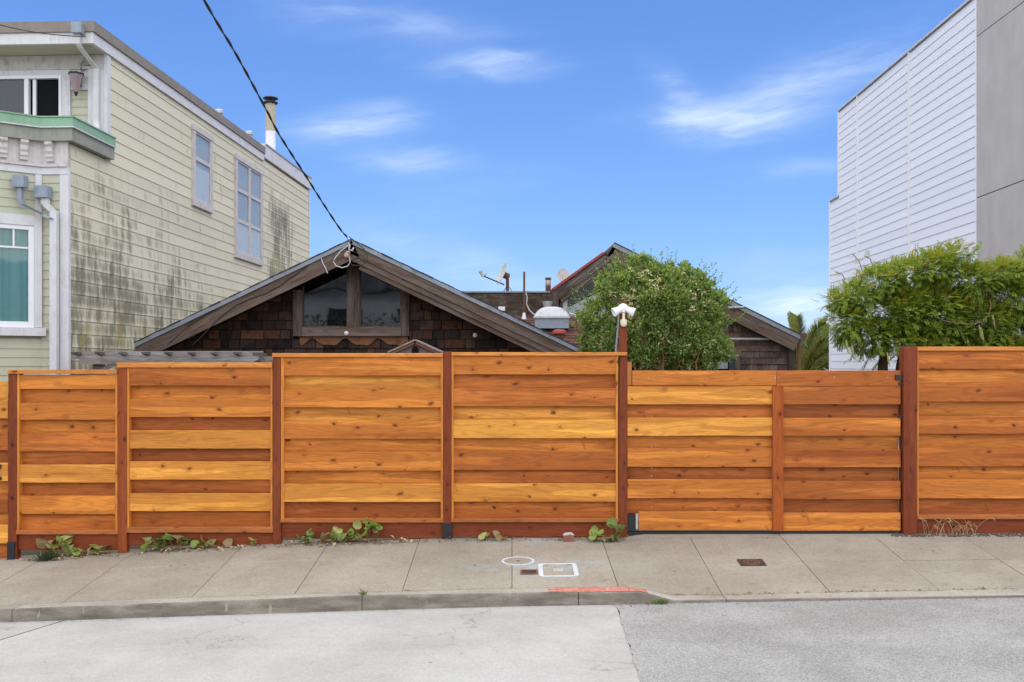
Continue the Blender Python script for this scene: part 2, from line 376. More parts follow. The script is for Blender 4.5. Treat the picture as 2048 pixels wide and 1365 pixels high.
def f_stucco(t, b):
    co = t.n('ShaderNodeTexCoord').outputs['Object']; n = t.noise(co, 2.5, 5, .6); n2 = t.noise(co, 120, 3)
    s = t.sep(co); st = t.noise(t.comb(t.m('MULTIPLY', s[1], 5), 0, t.m('MULTIPLY', s[2], .6)), 1, 4)
    t.put(b.inputs['Normal'], t.bump(n2, .3, .004))
    return t.mix(t.mr(t.m('ADD', t.m('MULTIPLY', n, .6), t.m('MULTIPLY', st, .4)), .3, .7), (.45, .42, .395), (.52, .49, .46))
mat('stucco', f_stucco, .85, .15)

def f_concrete(c1, c2, aggr=.35, stain=.4, blue=False, crack=False):
    def fn(t, b):
        p = t.n('ShaderNodeNewGeometry').outputs['Position']; oi = t.n('ShaderNodeObjectInfo'); s = t.sep(p)
        big = t.noise(p, 1.1, 5, .6); mid = t.noise(p, 7, 5, .65); fin = t.noise(p, 130, 3, .7)
        vor = t.n('ShaderNodeTexVoronoi'); t.put(vor.inputs['Vector'], p); vor.inputs['Scale'].default_value = 95
        c = t.mix(t.mr(big, .33, .68), c1, c2)
        c = t.mix(t.mr(mid, .5, .8, 0, stain), c, t.mix(1.0, c, (.66, .63, .6), 'MULTIPLY'))
        k = t.m('ADD', 1 - aggr * .55, t.m('ADD', t.m('MULTIPLY', fin, aggr * .7), t.m('MULTIPLY', t.sep(vor.outputs['Color'])[0], aggr * .5)))
        c = t.mix(1.0, c, t.grey(k), 'MULTIPLY')
        c = t.mix(1.0, c, t.grey(t.m('ADD', .95, t.m('MULTIPLY', oi.outputs['Random'], .1))), 'MULTIPLY')
        spots = t.n('ShaderNodeTexVoronoi'); t.put(spots.inputs['Vector'], p); spots.inputs['Scale'].default_value = 3.3
        sp = t.m('MULTIPLY', t.mr(spots.outputs['Distance'], .055, .03), t.m('GREATER_THAN', t.sep(spots.outputs['Color'])[1], .55))
        c = t.mix(t.m('MULTIPLY', sp, .65), c, (.05, .045, .04))
        if blue:
            bl = 0
            for X, Y, rx, ry in ((.02, 8.95, .55, .16), (.55, 9.05, .55, .2), (.2, 9.85, .9, .12), (-2.9, 9.35, 1.2, .03)):
                q = t.m('ADD', t.m('POWER', t.m('DIVIDE', t.m('SUBTRACT', s[0], X), rx), 2.0), t.m('POWER', t.m('DIVIDE', t.m('SUBTRACT', s[1], Y), ry), 2.0))
                bl = t.m('ADD', bl, t.m('EXPONENT', t.m('MULTIPLY', q, -1.3)))
            bl = t.m('MULTIPLY', bl, t.mr(mid, .4, .62))
            c = t.mix(t.m('MULTIPLY', bl, .5, clamp=True), c, (.38, .47, .50))
        if crack:
            wv = t.vm('ADD', p, t.vm('MULTIPLY', t.grey(t.m('SUBTRACT', t.noise(p, 3.5, 4), .5)), (.7, .7, .7)))
            ce = t.n('ShaderNodeTexVoronoi', feature='DISTANCE_TO_EDGE'); t.put(ce.inputs['Vector'], wv); ce.inputs['Scale'].default_value = .55
            ck = t.m('MULTIPLY', t.mr(ce.outputs['Distance'], .006, .002), t.mr(t.noise(p, .9, 2), .5, .6))
            c = t.mix(t.m('MULTIPLY', ck, .45), c, (.16, .15, .13))
            tyre = t.noise(t.comb(t.m('MULTIPLY', s[0], .35), t.m('MULTIPLY', s[1], 2.2), 0), 1, 4, .6); c = t.mix(t.mr(tyre, .5, .75, 0, .3), c, t.mix(1.0, c, (.72, .72, .74), 'MULTIPLY'))
        t.put(b.inputs['Normal'], t.bump(t.m('ADD', fin, t.m('MULTIPLY', mid, .6)), .3, .006))
        return c
    return fn
mat('sidewalk', f_concrete((.285, .25, .192), (.348, .312, .252), .55, .5, True), .9, .15)
mat('kerb', f_concrete((.29, .265, .225), (.40, .37, .31), .6, .5), .9, .15)
mat('concrete_road', f_concrete((.375, .37, .34), (.435, .43, .40), .4, .35, False, True), .9, .15)
mat('yard_earth', f_concrete((.12, .10, .075), (.16, .14, .10), .5, .5), .95, .05)
mat('joint_dirt', f_concrete((.12, .10, .075), (.15, .125, .095), .5, .5), .95, .05)
def f_kerbface(t, b):
    p = t.n('ShaderNodeNewGeometry').outputs['Position']; s = t.sep(p)
    n1 = t.noise(t.comb(t.m('MULTIPLY', s[0], 3), s[1], t.m('MULTIPLY', s[2], 14)), 1, 5, .65); n2 = t.noise(p, 90, 3, .7)
    scr = t.noise(t.comb(t.m('MULTIPLY', s[0], 22), 0, t.m('MULTIPLY', s[2], 5)), 1, 3, .5)
    c = t.ramp(n1, [(.3, (.12, .105, .085)), (.5, (.20, .175, .14)), (.72, (.31, .275, .22))])
    c = t.mix(1.0, c, t.grey(t.m('ADD', .6, t.m('MULTIPLY', n2, .8))), 'MULTIPLY')
    c = t.mix(t.m('MULTIPLY', t.mr(scr, .66, .7), .55), c, (.42, .39, .32))
    t.put(b.inputs['Normal'], t.bump(n2, .5, .006)); return c
mat('kerb_face', f_kerbface, .9, .12)
def f_redkerb(t, b):
    p = t.n('ShaderNodeNewGeometry').outputs['Position']; n = t.noise(p, 22, 5, .7); n2 = t.noise(p, 4, 3)
    c = t.mix(t.mr(n2, .4, .65), (.50, .15, .10), (.55, .22, .17))
    return t.mix(t.mr(n, .5, .62), c, (.44, .36, .30))
mat('red_kerb_paint', f_redkerb, .85, .15)
def f_asphalt(t, b):
    p = t.n('ShaderNodeNewGeometry').outputs['Position']
    big = t.noise(p, 1.3, 4, .6); v = t.n('ShaderNodeTexVoronoi'); t.put(v.inputs['Vector'], p); v.inputs['Scale'].default_value = 105
    v2 = t.n('ShaderNodeTexVoronoi'); t.put(v2.inputs['Vector'], p); v2.inputs['Scale'].default_value = 170
    g = t.sep(v.outputs['Color'])[0]; g2 = t.sep(v2.outputs['Color'])[1]
    c = t.mix(t.mr(big, .35, .65), (.29, .288, .268), (.36, .357, .335))
    c = t.mix(1.0, c, t.grey(t.m('ADD', .6, t.m('ADD', t.m('MULTIPLY', g, .5), t.m('MULTIPLY', g2, .3)))), 'MULTIPLY')
    sp = t.n('ShaderNodeTexVoronoi'); t.put(sp.inputs['Vector'], p); sp.inputs['Scale'].default_value = 2.3
    spm = t.m('MULTIPLY', t.mr(t.m('ADD', sp.outputs['Distance'], t.m('MULTIPLY', g2, .05)), .12, .06), t.m('GREATER_THAN', t.sep(sp.outputs['Color'])[0], .6))
    c = t.mix(t.m('MULTIPLY', spm, .6), c, (.07, .07, .07))
    t.put(b.inputs['Normal'], t.bump(t.m('ADD', g, v.outputs['Distance']), .5, .008)); return c
mat('asphalt', f_asphalt, .85, .2)

def glass_mat(name, refl, tint, rough=.02, ior=1.5):
    m = bpy.data.materials.new(name); m.use_nodes = True; t = NT(m.node_tree); m.node_tree.nodes.remove(m.node_tree.nodes['Principled BSDF'])
    out = m.node_tree.nodes['Material Output']; gl = t.n('ShaderNodeBsdfGlossy'); gl.inputs['Roughness'].default_value = rough
    nz = t.noise(t.n('ShaderNodeTexCoord').outputs['Object'], 2.2, 1); t.put(gl.inputs['Normal'], t.bump(nz, .05, .03))
    tr = t.n('ShaderNodeBsdfTransparent'); tr.inputs[0].default_value = (*tint, 1)
    geo = t.n('ShaderNodeNewGeometry'); dt = t.n('ShaderNodeVectorMath', operation='DOT_PRODUCT'); t.put(dt.inputs[0], geo.outputs['Normal']); t.put(dt.inputs[1], geo.outputs['Incoming']); fz_ = t.m('POWER', t.m('SUBTRACT', 1.0, t.m('ABSOLUTE', dt.outputs['Value'])), 5.0); f0 = ((ior - 1) / (ior + 1)) ** 2; fres = t.m('ADD', t.m('MULTIPLY', fz_, (1 - f0) * .6), f0)
    mx = t.n('ShaderNodeMixShader'); t.put(mx.inputs[0], t.m('ADD', t.m('MULTIPLY', fres, 1 - refl), refl, clamp=True))
    t.t.links.new(tr.outputs[0], mx.inputs[1]); t.t.links.new(gl.outputs[0], mx.inputs[2]); t.t.links.new(mx.outputs[0], out.inputs[0]); MATS[name] = m
glass_mat('glass_clear', 0, (.9, .93, .93)); glass_mat('glass_low', 0, (.9, .93, .93)); glass_mat('glass_dark', .17, (.75, .78, .78)); glass_mat('glass_side', 0, (.92, .94, .95), .02, 1.3)

def leaf_mat(name, stops, trans=.3, rough=.45, use_obj=False):
    m = bpy.data.materials.new(name); m.use_nodes = True; t = NT(m.node_tree); b = m.node_tree.nodes['Principled BSDF']
    b.inputs['Roughness'].default_value = rough; b.inputs['Specular IOR Level'].default_value = .35
    geo = t.n('ShaderNodeNewGeometry'); r = geo.outputs['Random Per Island']
    if use_obj:
        oi = t.n('ShaderNodeObjectInfo'); co = t.n('ShaderNodeTexCoord').outputs['Object']; nn = t.noise(t.vm('ADD', co, t.grey(t.m('MULTIPLY', oi.outputs['Random'], 40))), 28, 4, .6)
        c = t.mix(1.0, oi.outputs['Color'], t.grey(t.m('ADD', .55, t.m('MULTIPLY', nn, .9))), 'MULTIPLY')
        c = t.mix(t.mr(nn, .58, .7, 0, .7), c, (.20, .12, .05))
    else:
        pz = t.noise(geo.outputs['Position'], 4.5, 2); c = t.ramp(t.m('ADD', t.m('MULTIPLY', r, .7), t.m('MULTIPLY', pz, .3)), stops)
    t.put(b.inputs['Base Color'], c)
    tl = t.n('ShaderNodeBsdfTranslucent'); t.put(tl.inputs[0], t.mix(1.0, c, (1.25, 1.2, .6), 'MULTIPLY'))
    mx = t.n('ShaderNodeMixShader'); mx.inputs[0].default_value = trans; out = m.node_tree.nodes['Material Output']
    t.t.links.new(b.outputs[0], mx.inputs[1]); t.t.links.new(tl.outputs[0], mx.inputs[2]); t.t.links.new(mx.outputs[0], out.inputs[0]); MATS[name] = m
leaf_mat('honeysuckle_leaf', [(.1, (.10, .16, .05)), (.5, (.22, .32, .09)), (.85, (.36, .46, .13)), (1, (.45, .5, .16))], .42)
leaf_mat('wisteria_leaf', [(.1, (.11, .19, .03)), (.5, (.235, .34, .05)), (.85, (.37, .43, .065)), (1, (.5, .45, .07))], .48)
leaf_mat('wisteria_tip', [(.1, (.28, .32, .05)), (.6, (.44, .40, .07)), (1, (.5, .34, .08))], .42)
leaf_mat('blossom', [(.1, (.55, .52, .25)), (.6, (.62, .56, .34)), (1, (.6, .42, .12))], .2)
leaf_mat('palm_leaf', [(.1, (.20, .26, .06)), (.6, (.38, .40, .12)), (1, (.55, .45, .17))], .2)
leaf_mat('weed_leaf', [], .3, .5, True)
leaf_mat('hedge_leaf', [(.1, (.03, .05, .02)), (1, (.08, .12, .035))], .2)

# ------------------------------------------------------------------ the lie of the land
ZF = [(x, CH - (y - HZ) / 200) for x, y in ((-6.1, 1128), (-5.02, 1117), (-3.92, 1104), (-2.37, 1086), (-.645, 1075), (1.12, 1074), (1.3, 1068), (3.85, 1067), (5.12, 1067))]
ZK = [(-4.28, -.29), (-3.2, -.238), (-1.8, -.193), (0, -.146), (.95, -.132), (1.12, -.155), (1.33, -.2), (1.74, -.2), (2.67, -.178), (3.6, -.162), (4.28, -.145), (6, -.12)]
ZT = [(-4.2, -.284), (-1.23, -.169), (0, -.149), (1.05, -.138), (1.17, -.165), (1.31, -.208), (4.2, -.166), (6, -.14)]     # kerb top at its street edge
ZS = [(-4.2, -.387), (-1.23, -.29), (0, -.256), (4.2, -.188), (10, -.12)]
def zf(X): return lerp_tab(ZF, X)
def zs(X, Y=8.2): return lerp_tab(ZS, X) + .008 * (8.2 - Y)
def zw(X, Y):
    k = (Y - 8.36) / 1.64; return lerp_tab(ZK, X) * (1 - k) + zf(X) * k if k < 1 else zf(X)
def sheet(x0, x1, y0, y1, zfun, nx, ny, dz=0, thick=0):
    mb = MB(); vs = []; fs = []
    for i in range(nx + 1):
        for j in range(ny + 1):
            x = x0 + (x1 - x0) * i / nx; y = y0 + (y1 - y0) * j / ny; vs.append((x, y, zfun(x, y) + dz))
    for i in range(nx):
        for j in range(ny): a = i * (ny + 1) + j; fs.append((a, a + ny + 1, a + ny + 2, a + 1))
    n = len(vs)
    if thick:
        vs += [(x, y, z - thick) for x, y, z in vs]
        rim = [i * (ny + 1) for i in range(nx + 1)] + [nx * (ny + 1) + j for j in range(1, ny + 1)] + [i * (ny + 1) + ny for i in range(nx - 1, -1, -1)] + [j for j in range(ny - 1, 0, -1)]
        for a, b in zip(rim, rim[1:] + rim[:1]): fs.append((a, a + n, b + n, b))
    return mb.add(vs, fs)

single('ground', box(-2500, 2500, -1500, 3000, -3.0, -2.2), 'yard_earth', kind='structure')
single('yard', sheet(-40, 40, 10.12, 60, lambda x, y: zf(x) - .03, 80, 2, 0, 2.5), 'yard_earth', kind='structure')
# street: pale concrete on the left, asphalt patch on the right, meeting along a slanting edge
XB = lambda Y: PX(1235, 8.2) + (8.2 - Y) * (PX(1282, 6.27) - PX(1235, 8.2)) / (8.2 - 6.27)
def road(x0f, x1f, nx, dz, ys, zo=0):
    mb = MB(); vs = []; fs = []; ny = len(ys) - 1
    for i in range(nx + 1):
        for y in ys:
            x = x0f(y) + (x1f(y) - x0f(y)) * i / nx; vs.append((x, y, zs(x, y) + dz))
    for i in range(nx):
        for j in range(ny): a = i * (ny + 1) + j; fs.append((a, a + ny + 1, a + ny + 2, a + 1))
    return mb.add(vs, fs)
ys = [-5, 0, 5.5, 6.5, 7.5, 8.21]
base_road = single('road', road(lambda y: -40, lambda y: 40, 80, -.012, [-5, 0, 6, 8.21]), 'joint_dirt', kind='structure')
JX = lambda Y: PX(130, 8.2) + (8.2 - Y) * (PX(0, 7.62) - PX(130, 8.2)) / (8.2 - 7.62)
part('road_slab', road(lambda y: JX(y) + .008, lambda y: XB(y) - .012, 24, 0, ys), 'concrete_road', base_road)
part('road_slab', road(lambda y: -40, lambda y: JX(y) - .008, 40, 0, ys), 'concrete_road', base_road)
asp = MB(); yy = [-5 + i * .5 for i in range(21)] + [5.5 + i * .05 for i in range(1, 60)]
yy = [y for y in yy if y < 8.2] + [8.21]
vs = []; nx = 30
for i in range(nx + 1):
    for y in yy:
        x0 = XB(y) + .018 * mnoise.noise((0, y * 3.1, 0)) + .014 * mnoise.noise((0, y * 13, 4)) - .014; x = x0 + (40 - x0) * (i / nx) ** 2; vs.append((x, y, zs(x, y) + .004))
fs = [(i * len(yy) + j, (i + 1) * len(yy) + j, (i + 1) * len(yy) + j + 1, i * len(yy) + j + 1) for i in range(nx) for j in range(len(yy) - 1)]
part('asphalt_patch', asp.add(vs, fs), 'asphalt', base_road)

# pavement: bed, slabs with open joints, kerb pieces
walk = single('pavement', sheet(-40, 40, 8.34, 10.14, lambda x, y: zw(x, y), 800, 3, -.02, .5), 'joint_dirt', kind='structure')
JXS = [-7.3, -6.45, -5.55, -4.65, -3.76, -2.68, -1.82, -.92, 0, .89, 1.76, 2.66, 3.58, 4.45, 5.35, 6.25, 7.1]
def slab(x0, x1, y0, y1):
    g = .003; j = lambda: R.uniform(-.0015, .0015)
    part('slab', sheet(x0 + g, x1 - g, y0 + g, y1 - g, zw, 20 if x0 < 1.2 < x1 else 6, 4, j(), .02), 'sidewalk', walk)
for a, b in zip(JXS, JXS[1:]):
    if a < .8: slab(a, b, 8.365, 10.12)
    else:
        slab(a, b, 8.365, 9.14); slab(a, b, 9.14, 9.86)
slab(.89, 2.66, 9.86, 10.12); slab(2.66, 5.35, 9.86, 10.12)
kerb = single('kerb', sheet(-40, 40, 8.215, 8.35, lambda x, y: zs(x) - .06, 100, 1, 0, .3), 'kerb', kind='structure')
def kerb_piece(x0, x1, paint=False):
    n = max(3, int((x1 - x0) / .07)) if x0 > -6 else 40; mb = MB(); vs = []; fs = []; top = MB(); tv = []; tf = []
    for i in range(n + 1):
        x = x0 + (x1 - x0) * i / n; zt = max(lerp_tab(ZT, x), zs(x) + .02) + .004 * mnoise.noise((x * 2.3, 0, 0)); zb = lerp_tab(ZK, x); h = zt - zs(x); r = min(.022, h * .4)
        vs += [(x, 8.196, zs(x) - .05), (x, 8.2, zt - r), (x, 8.2 + r * .35, zt - r * .3), (x, 8.2 + r, zt)]
        tv += [(x, 8.2 + r, zt), (x, 8.29, zt + (zb - zt) * .55), (x, 8.362, zb), (x, 8.362, zb - .1)]
    for i in range(n):
        for j in range(3): a = i * 4 + j; fs.append((a, a + 4, a + 5, a + 1)); tf.append((a, a + 4, a + 5, a + 1))
    for V in (fs, tf): V += [(0, 1, 2, 3), (n * 4 + 3, n * 4 + 2, n * 4 + 1, n * 4)]
    mb.add(vs, fs); mb.smooth = True; top.add(tv, tf)
    o = part('kerb_face', mb, 'kerb_face', kerb); part('kerb_top', top, 'kerb', o)
g = .003
for a, b in ((-40, -4.1), (-4.1, -1.23), (-1.23, .545), (.545, 1.76), (1.76, 4.46), (4.46, 8)): kerb_piece(a + g, b - g)
mb = MB(); vs = []; n = 24
for i in range(n + 1):
    x = .30 + .82 * i / n; zt = lerp_tab(ZT, x) + .004 * mnoise.noise((x * 2.3, 0, 0)); zb = lerp_tab(ZK, x)
    vs += [(x, 8.222, zt + .003), (x, 8.29, zt + (zb - zt) * .55 + .003), (x, 8.352, zb + .003)]
part('red_paint', mb.add(vs, [(i * 3 + j, i * 3 + 3 + j, i * 3 + 4 + j, i * 3 + 1 + j) for i in range(n) for j in range(2)]), 'red_kerb_paint', kerb, label='faded red paint on the kerb top')

# ------------------------------------------------------------------ fence, gates
YB = 10.0
fx = lambda px: (px - 1024) / 200.0
fz = lambda py: CH - (py - HZ) / 200.0
GOLD, ORANGE, RED, DARK, PALE = srgb(206, 135, 54), srgb(192, 114, 43), srgb(172, 95, 36), srgb(154, 82, 31), srgb(216, 149, 60)
POST, KICK, RAILC, CAPC = srgb(124, 58, 28), srgb(130, 62, 32), srgb(172, 102, 54), srgb(206, 132, 62)
def jit(c, a=.06): k = 1 + R.uniform(-a, a); return tuple(v * k for v in c)
def plank(x0, x1, z0, z1, y0, y1, wob=.0035, n=10):
    mb = MB(); s0 = R.uniform(0, 99); vs = []; fs = []; e = .003
    for i in range(n + 1):
        x = x0 + (x1 - x0) * i / n
        b = z0 + wob * mnoise.noise((x * 2.2 + s0, 0, 0)); t = z1 + wob * .6 * mnoise.noise((x * 2.2 + s0, 5, 0)); dy = .003 * mnoise.noise((x * .9 + s0, 9, 0))
        vs += [(x, y0 + dy, b + e), (x, y0 + dy, t - e), (x, y0 + dy + e, t), (x, y1, t), (x, y1, b), (x, y0 + dy + e, b)]
    for i in range(n):
        for j in range(6): a = i * 6 + j; c = i * 6 + (j + 1) % 6; fs.append((a, a + 6, c + 6, c))
    fs += [tuple(range(6)), tuple(n * 6 + j for j in range(5, -1, -1))]
    return mb.add(vs, fs)
FRONT, REC = (9.974, 9.996), (10.03, 10.048)
def boards(parent, px0, px1, rows, cols):
    # rows: (front?, y_top, y_bottom) in photo rows; front boards lap over the recessed ones
    for (fr, ya, yb), c in zip(rows, cols):
        y0, y1 = FRONT if fr else REC
        ov = 0 if fr else 6
        part('board', plank(fx(px0), fx(px1), fz(yb + ov), fz(ya - ov), y0, y1), 'cedar', parent, jit(c))
def rows(o, s, cuts, first=True):
    return [((i % 2 == 0) == first, o + a / s, o + b / s) for i, (a, b) in enumerate(cuts)]
def fpost(parent, x0, x1, ytop, ybot, col=POST, y0=9.962, y1=10.052):
    return part('post', box(fx(x0), fx(x1), y0, y1, fz(ybot) - .12, fz(ytop)), 'cedar_post', parent, jit(col), .004)
def panel(parent, px0, px1, capy, cap0, cap1, rail, kick, rws, cols, lstrip, rstrip):
    fr = part('panel_frame', MB().prism([(fx(lstrip[0]), fz(capy[1])), (fx(lstrip[0]), fz(rail[1]) + .004), (fx(rstrip[1]), fz(rail[1]) + .004), (fx(rstrip[1]), fz(capy[1])), (fx(rstrip[0]), fz(capy[1])), (fx(rstrip[0]), fz(rail[0]) - .003), (fx(lstrip[1]), fz(rail[0]) - .003), (fx(lstrip[1]), fz(capy[1]))], 9.966, 10.049), 'cedar_post', parent, srgb(204, 128, 52))
    boards(fr, px0, px1, rws, cols)
    part('cap_rail', plank(fx(cap0), fx(cap1), fz(capy[1]), fz(capy[0]), 9.945, 10.075, .002), 'cedar_rail', fr, jit(CAPC))
    part('bottom_rail', plank(fx(lstrip[0] - 1), fx(rstrip[1] + 1), fz(rail[1]), fz(rail[0]), 9.956, 10.05, .003), 'cedar_rail', fr, jit(RAILC))
    part('kickboard', plank(fx(lstrip[0]), fx(rstrip[1]), fz(kick), fz(rail[1]) + .002, 9.996, 10.044, .002), 'cedar_rail', fr, jit(KICK))
    return fr
fence = thing('wooden_fence', 'stepped orange cedar fence of four board panels left of the driveway gate', 'fence', (0, 10, 0))
fpost(fence, 20, 37, 746, 1112)
part('post_sleeve', box(fx(19), fx(34), 9.95, 9.961, fz(1122), fz(1083)), 'black_metal', fence)
fpost(fence, 238, 256, 735, 1104, srgb(144, 70, 30)); fpost(fence, 547, 563, 714, 1085); fpost(fence, 887, 903, 704, 1046)
part('post_sleeve', box(fx(885.5), fx(904.5), 9.957, 10.057, fz(1071) - .1, fz(1046)), 'black_metal', fence)
part('post', MB().add([(fx(1236), 9.962, fz(1080) - .12), (fx(1253), 9.962, fz(1080) - .12), (fx(1253), 10.052, fz(1080) - .12), (fx(1236), 10.052, fz(1080) - .12),
     (fx(1239), 9.985, fz(606)), (fx(1254), 9.985, fz(606)), (fx(1254), 10.06, fz(606)), (fx(1239), 10.06, fz(606))],
     [(0, 3, 2, 1), (4, 5, 6, 7), (0, 1, 5, 4), (1, 2, 6, 5), (2, 3, 7, 6), (3, 0, 4, 7)]), 'cedar_post', fence, POST, .004, label='tall post that carries the floodlight')
c1 = [(178, 262), (265, 345), (345, 445), (450, 525), (525, 632), (635, 710), (710, 817), (820, 895), (895, 1003), (1007, 1099)]
panel(fence, 40, 235, (740, 748), 20, 237.5, (690 + 1097 / 2.968, 690 + 1122 / 2.968), 1100, rows(690, 2.968, c1), [ORANGE, ORANGE, ORANGE, ORANGE, RED, RED, GOLD, RED, ORANGE, RED], (37.5, 42), (233, 237.5))
c2 = [(142, 254), (258, 337), (337, 447), (452, 530), (530, 643), (647, 723), (723, 836), (838, 920), (920, 1030), (1036, 1132)]
panel(fence, 259, 545, (725.5, 735.8), 237.5, 546.5, (690 + 1128 / 3.103, 690 + 1162 / 3.103), 1091, rows(690, 3.103, c2), [RED, ORANGE, ORANGE, DARK, GOLD, DARK, GOLD, RED, GOLD, RED], (256.5, 261), (542.5, 546.5))
c3 = [(78, 200), (205, 290), (290, 407), (410, 495), (497, 610), (613, 697), (697, 817), (820, 902), (902, 1020), (1024, 1129)]
panel(fence, 566, 884, (707, 714.6), 547, 886.5, (690 + 1127 / 3.25, 690 + 1152 / 3.25), 1077, rows(690, 3.25, c3), [ORANGE, GOLD, ORANGE, GOLD, ORANGE, ORANGE, ORANGE, ORANGE, GOLD, DARK], (563.5, 569), (882, 886.5))
c4 = [(70, 193), (198, 283), (283, 400), (405, 487), (487, 606), (610, 693), (693, 813), (817, 900), (900, 1018), (1022, 1129)]
panel(fence, 905, 1234, (705, 712), 903.5, 1253, (690 + 1127 / 3.25, 690 + 1150 / 3.25), 1074, rows(690, 3.25, c4), [ORANGE, RED, RED, GOLD, PALE, ORANGE, RED, RED, GOLD, RED], (903.5, 907.5), (1231, 1235.5))
# sliding driveway gate
gate = thing('driveway_gate', 'low orange cedar driveway gate of lapped boards between two red posts', 'gate', (fx(1530), 10, 0))
gf = part('gate_frame', MB().box(fx(1262), fx(1798), 10.05, 10.09, fz(1058), fz(1046)).box(fx(1262), fx(1798), 10.05, 10.09, fz(781), fz(763)).box(fx(1258), fx(1268), 10.051, 10.089, fz(1046), fz(781)).box(fx(1790), fx(1799), 10.051, 10.089, fz(1046), fz(781)), 'black_metal', gate)  # unseen upper rail sits behind the board seam to block light
cg = [(190, 320), (323, 413), (415, 545), (547, 632), (635, 768), (770, 858), (858, 992), (996, 1085), (1088, 1222)]
boards(gf, 1254.5, 1545, rows(720, 3.591, cg)[:-1], [GOLD, RED, GOLD, ORANGE, ORANGE, DARK, ORANGE, RED]); boards(gf, 1277, 1545, rows(720, 3.591, cg)[-1:], [ORANGE])
cg = [(303, 420), (423, 507), (507, 625), (628, 710), (712, 828), (832, 915), (917, 1035), (1038, 1120), (1122, 1240)]
boards(gf, 1562, 1799, rows(680, 3.251, cg), [RED, DARK, ORANGE, ORANGE, RED, DARK, RED, DARK, ORANGE])
boards(gf, 1264, 1551.6, [(True, 741.7, 771.8)], [ORANGE]); boards(gf, 1552.4, 1799, [(True, 741.5, 772.5)], [RED])
part('stile', box(fx(1543), fx(1564), 9.945, 9.974, fz(1061), fz(773)), 'cedar_post', gf, srgb(166, 84, 30), .003)
for px, pys in ((1304, (808, 833, 874, 894, 937, 953, 998, 1016)), (1296, (757,)), (1413, (758,)), (1549, (756,)), (1556, (756,)), (1667, (755,)), (1774, (755,))):
    for py in pys:
        fr = py < 780
        part('screw', MB().lathe([(.006, 0), (.005, .003)], (fx(px), 9.974 if fr else 10.03, fz(py)), 8, Matrix.Rotation(rad(90), 3, 'X')), 'galvanised', gf)
part('latch', box(fx(1788), fx(1801), 9.955, 9.974, fz(760), fz(750)), 'black_metal', gate)
for py in (770, 836): part('hinge_bolt', box(fx(1795), fx(1801), 9.96, 9.974, fz(py), fz(py - 5)), 'black_metal', gate)
part('roller_box', box(fx(1256), fx(1271), 9.995, 10.05, fz(1062), fz(1029)), 'black_metal', gate)
part('guide_post', box(fx(1271.5), fx(1276), 9.99, 10.02, fz(1058), fz(1028)), 'old_white', gate)
part('gap_shade', box(fx(1255), fx(1800), 9.99, 10.05, zf(2) - .01, fz(1064)), 'black_metal', gate)  # black strip standing in for the shade in the gap under the gate
part('end_block', box(fx(1254.2), fx(1263), 9.99, 10.05, fz(771), fz(724)), 'cedar_post', gate, srgb(176, 112, 58))
# right-hand fence
fence2 = thing('wooden_fence', 'taller red-brown cedar fence section right of the driveway gate', 'fence', (fx(1930), 10, 0))
fpost(fence2, 1802.5, 1830, 694, 1072, srgb(122, 56, 27), 9.94, 10.06)
c5 = [(70, 190), (195, 285), (288, 402), (407, 495), (495, 610), (613, 700), (702, 822), (825, 908), (908, 1030), (1033, 1137)]
panel(fence2, 1833, 2420, (694, 702), 1830.5, 2424, (680 + 1135 / 3.251, 680 + 1163 / 3.251), 1067, rows(680, 3.251, c5), [RED, ORANGE, RED, ORANGE, RED, ORANGE, RED, ORANGE, ORANGE, DARK], (1830.5, 1835), (2418, 2423))
fpost(fence2, 2424, 2446, 690, 1068)
# entry gate at the left frame edge
gate2 = thing('entry_gate', 'bright cedar gate cut off by the left picture edge', 'gate', (fx(-60), 10, -.25))
gl = part('gate_frame', MB().box(fx(12), fx(18.5), 10.05, 10.08, fz(1112), fz(775)).box(fx(-150), fx(-143), 10.05, 10.08, fz(1112), fz(775)), 'cedar_post', gate2, DARK)
boards(gl, -152, 18.4, rows(690, 2.968, [(235, 330), (330, 437), (437, 515), (515, 625), (625, 700), (700, 808), (808, 885), (885, 995), (995, 1067), (1067, 1178), (1178, 1270)], False), [PALE, GOLD, ORANGE, RED, DARK, GOLD, ORANGE, DARK, ORANGE, PALE, RED])
# black sign letter on the gate: only its right-hand serifs are in the picture
part('letter', MB().box(fx(-6), fx(5.5), 9.964, 9.975, fz(936), fz(929)).box(fx(-6), fx(6), 9.964, 9.975, fz(960), fz(954)).prism([(fx(-4), fz(936)), (fx(3.5), fz(936)), (fx(0), fz(945)), (fx(4), fz(954)), (fx(-4), fz(954)), (fx(-2), fz(945))], 9.965, 9.975), 'black_metal', gl)
fp = fpost(gate2, -172, -153, 760, 1125)

# floodlight on the tall post
fl = thing('floodlight', 'white twin-head floodlight with cream sensor on top of the tall fence post', 'lamp', (fx(1246), 9.98, fz(622)))
part('mount', MB().lathe([(.052, 0), (.05, .025), (.035, .045)], (fx(1245.5), 9.975, fz(618)), 20, Matrix.Rotation(rad(90), 3, 'X')), 'white_plastic', fl)
for s_ in (-1, 1):
    M = Matrix.Rotation(rad(s_ * 58), 3, 'Y') @ Matrix.Rotation(rad(14), 3, 'X')
    part('lamp_head', MB().lathe([(.018, -.01), (.026, .0), (.033, .03), (.046, .075), (.047, .082), (.042, .084), (.038, .07)], (fx(1245.5) + s_ * .03, 9.93, fz(619)), 18, Matrix.Rotation(rad(s_ * 118), 3, 'Y') @ Matrix.Rotation(rad(12), 3, 'X')), 'white_plastic', fl)
sn = part('sensor_arm', box(fx(1243.5), fx(1248.5), 9.93, 9.96, fz(640), fz(627)), 'cream_plastic', fl, bev=.003)
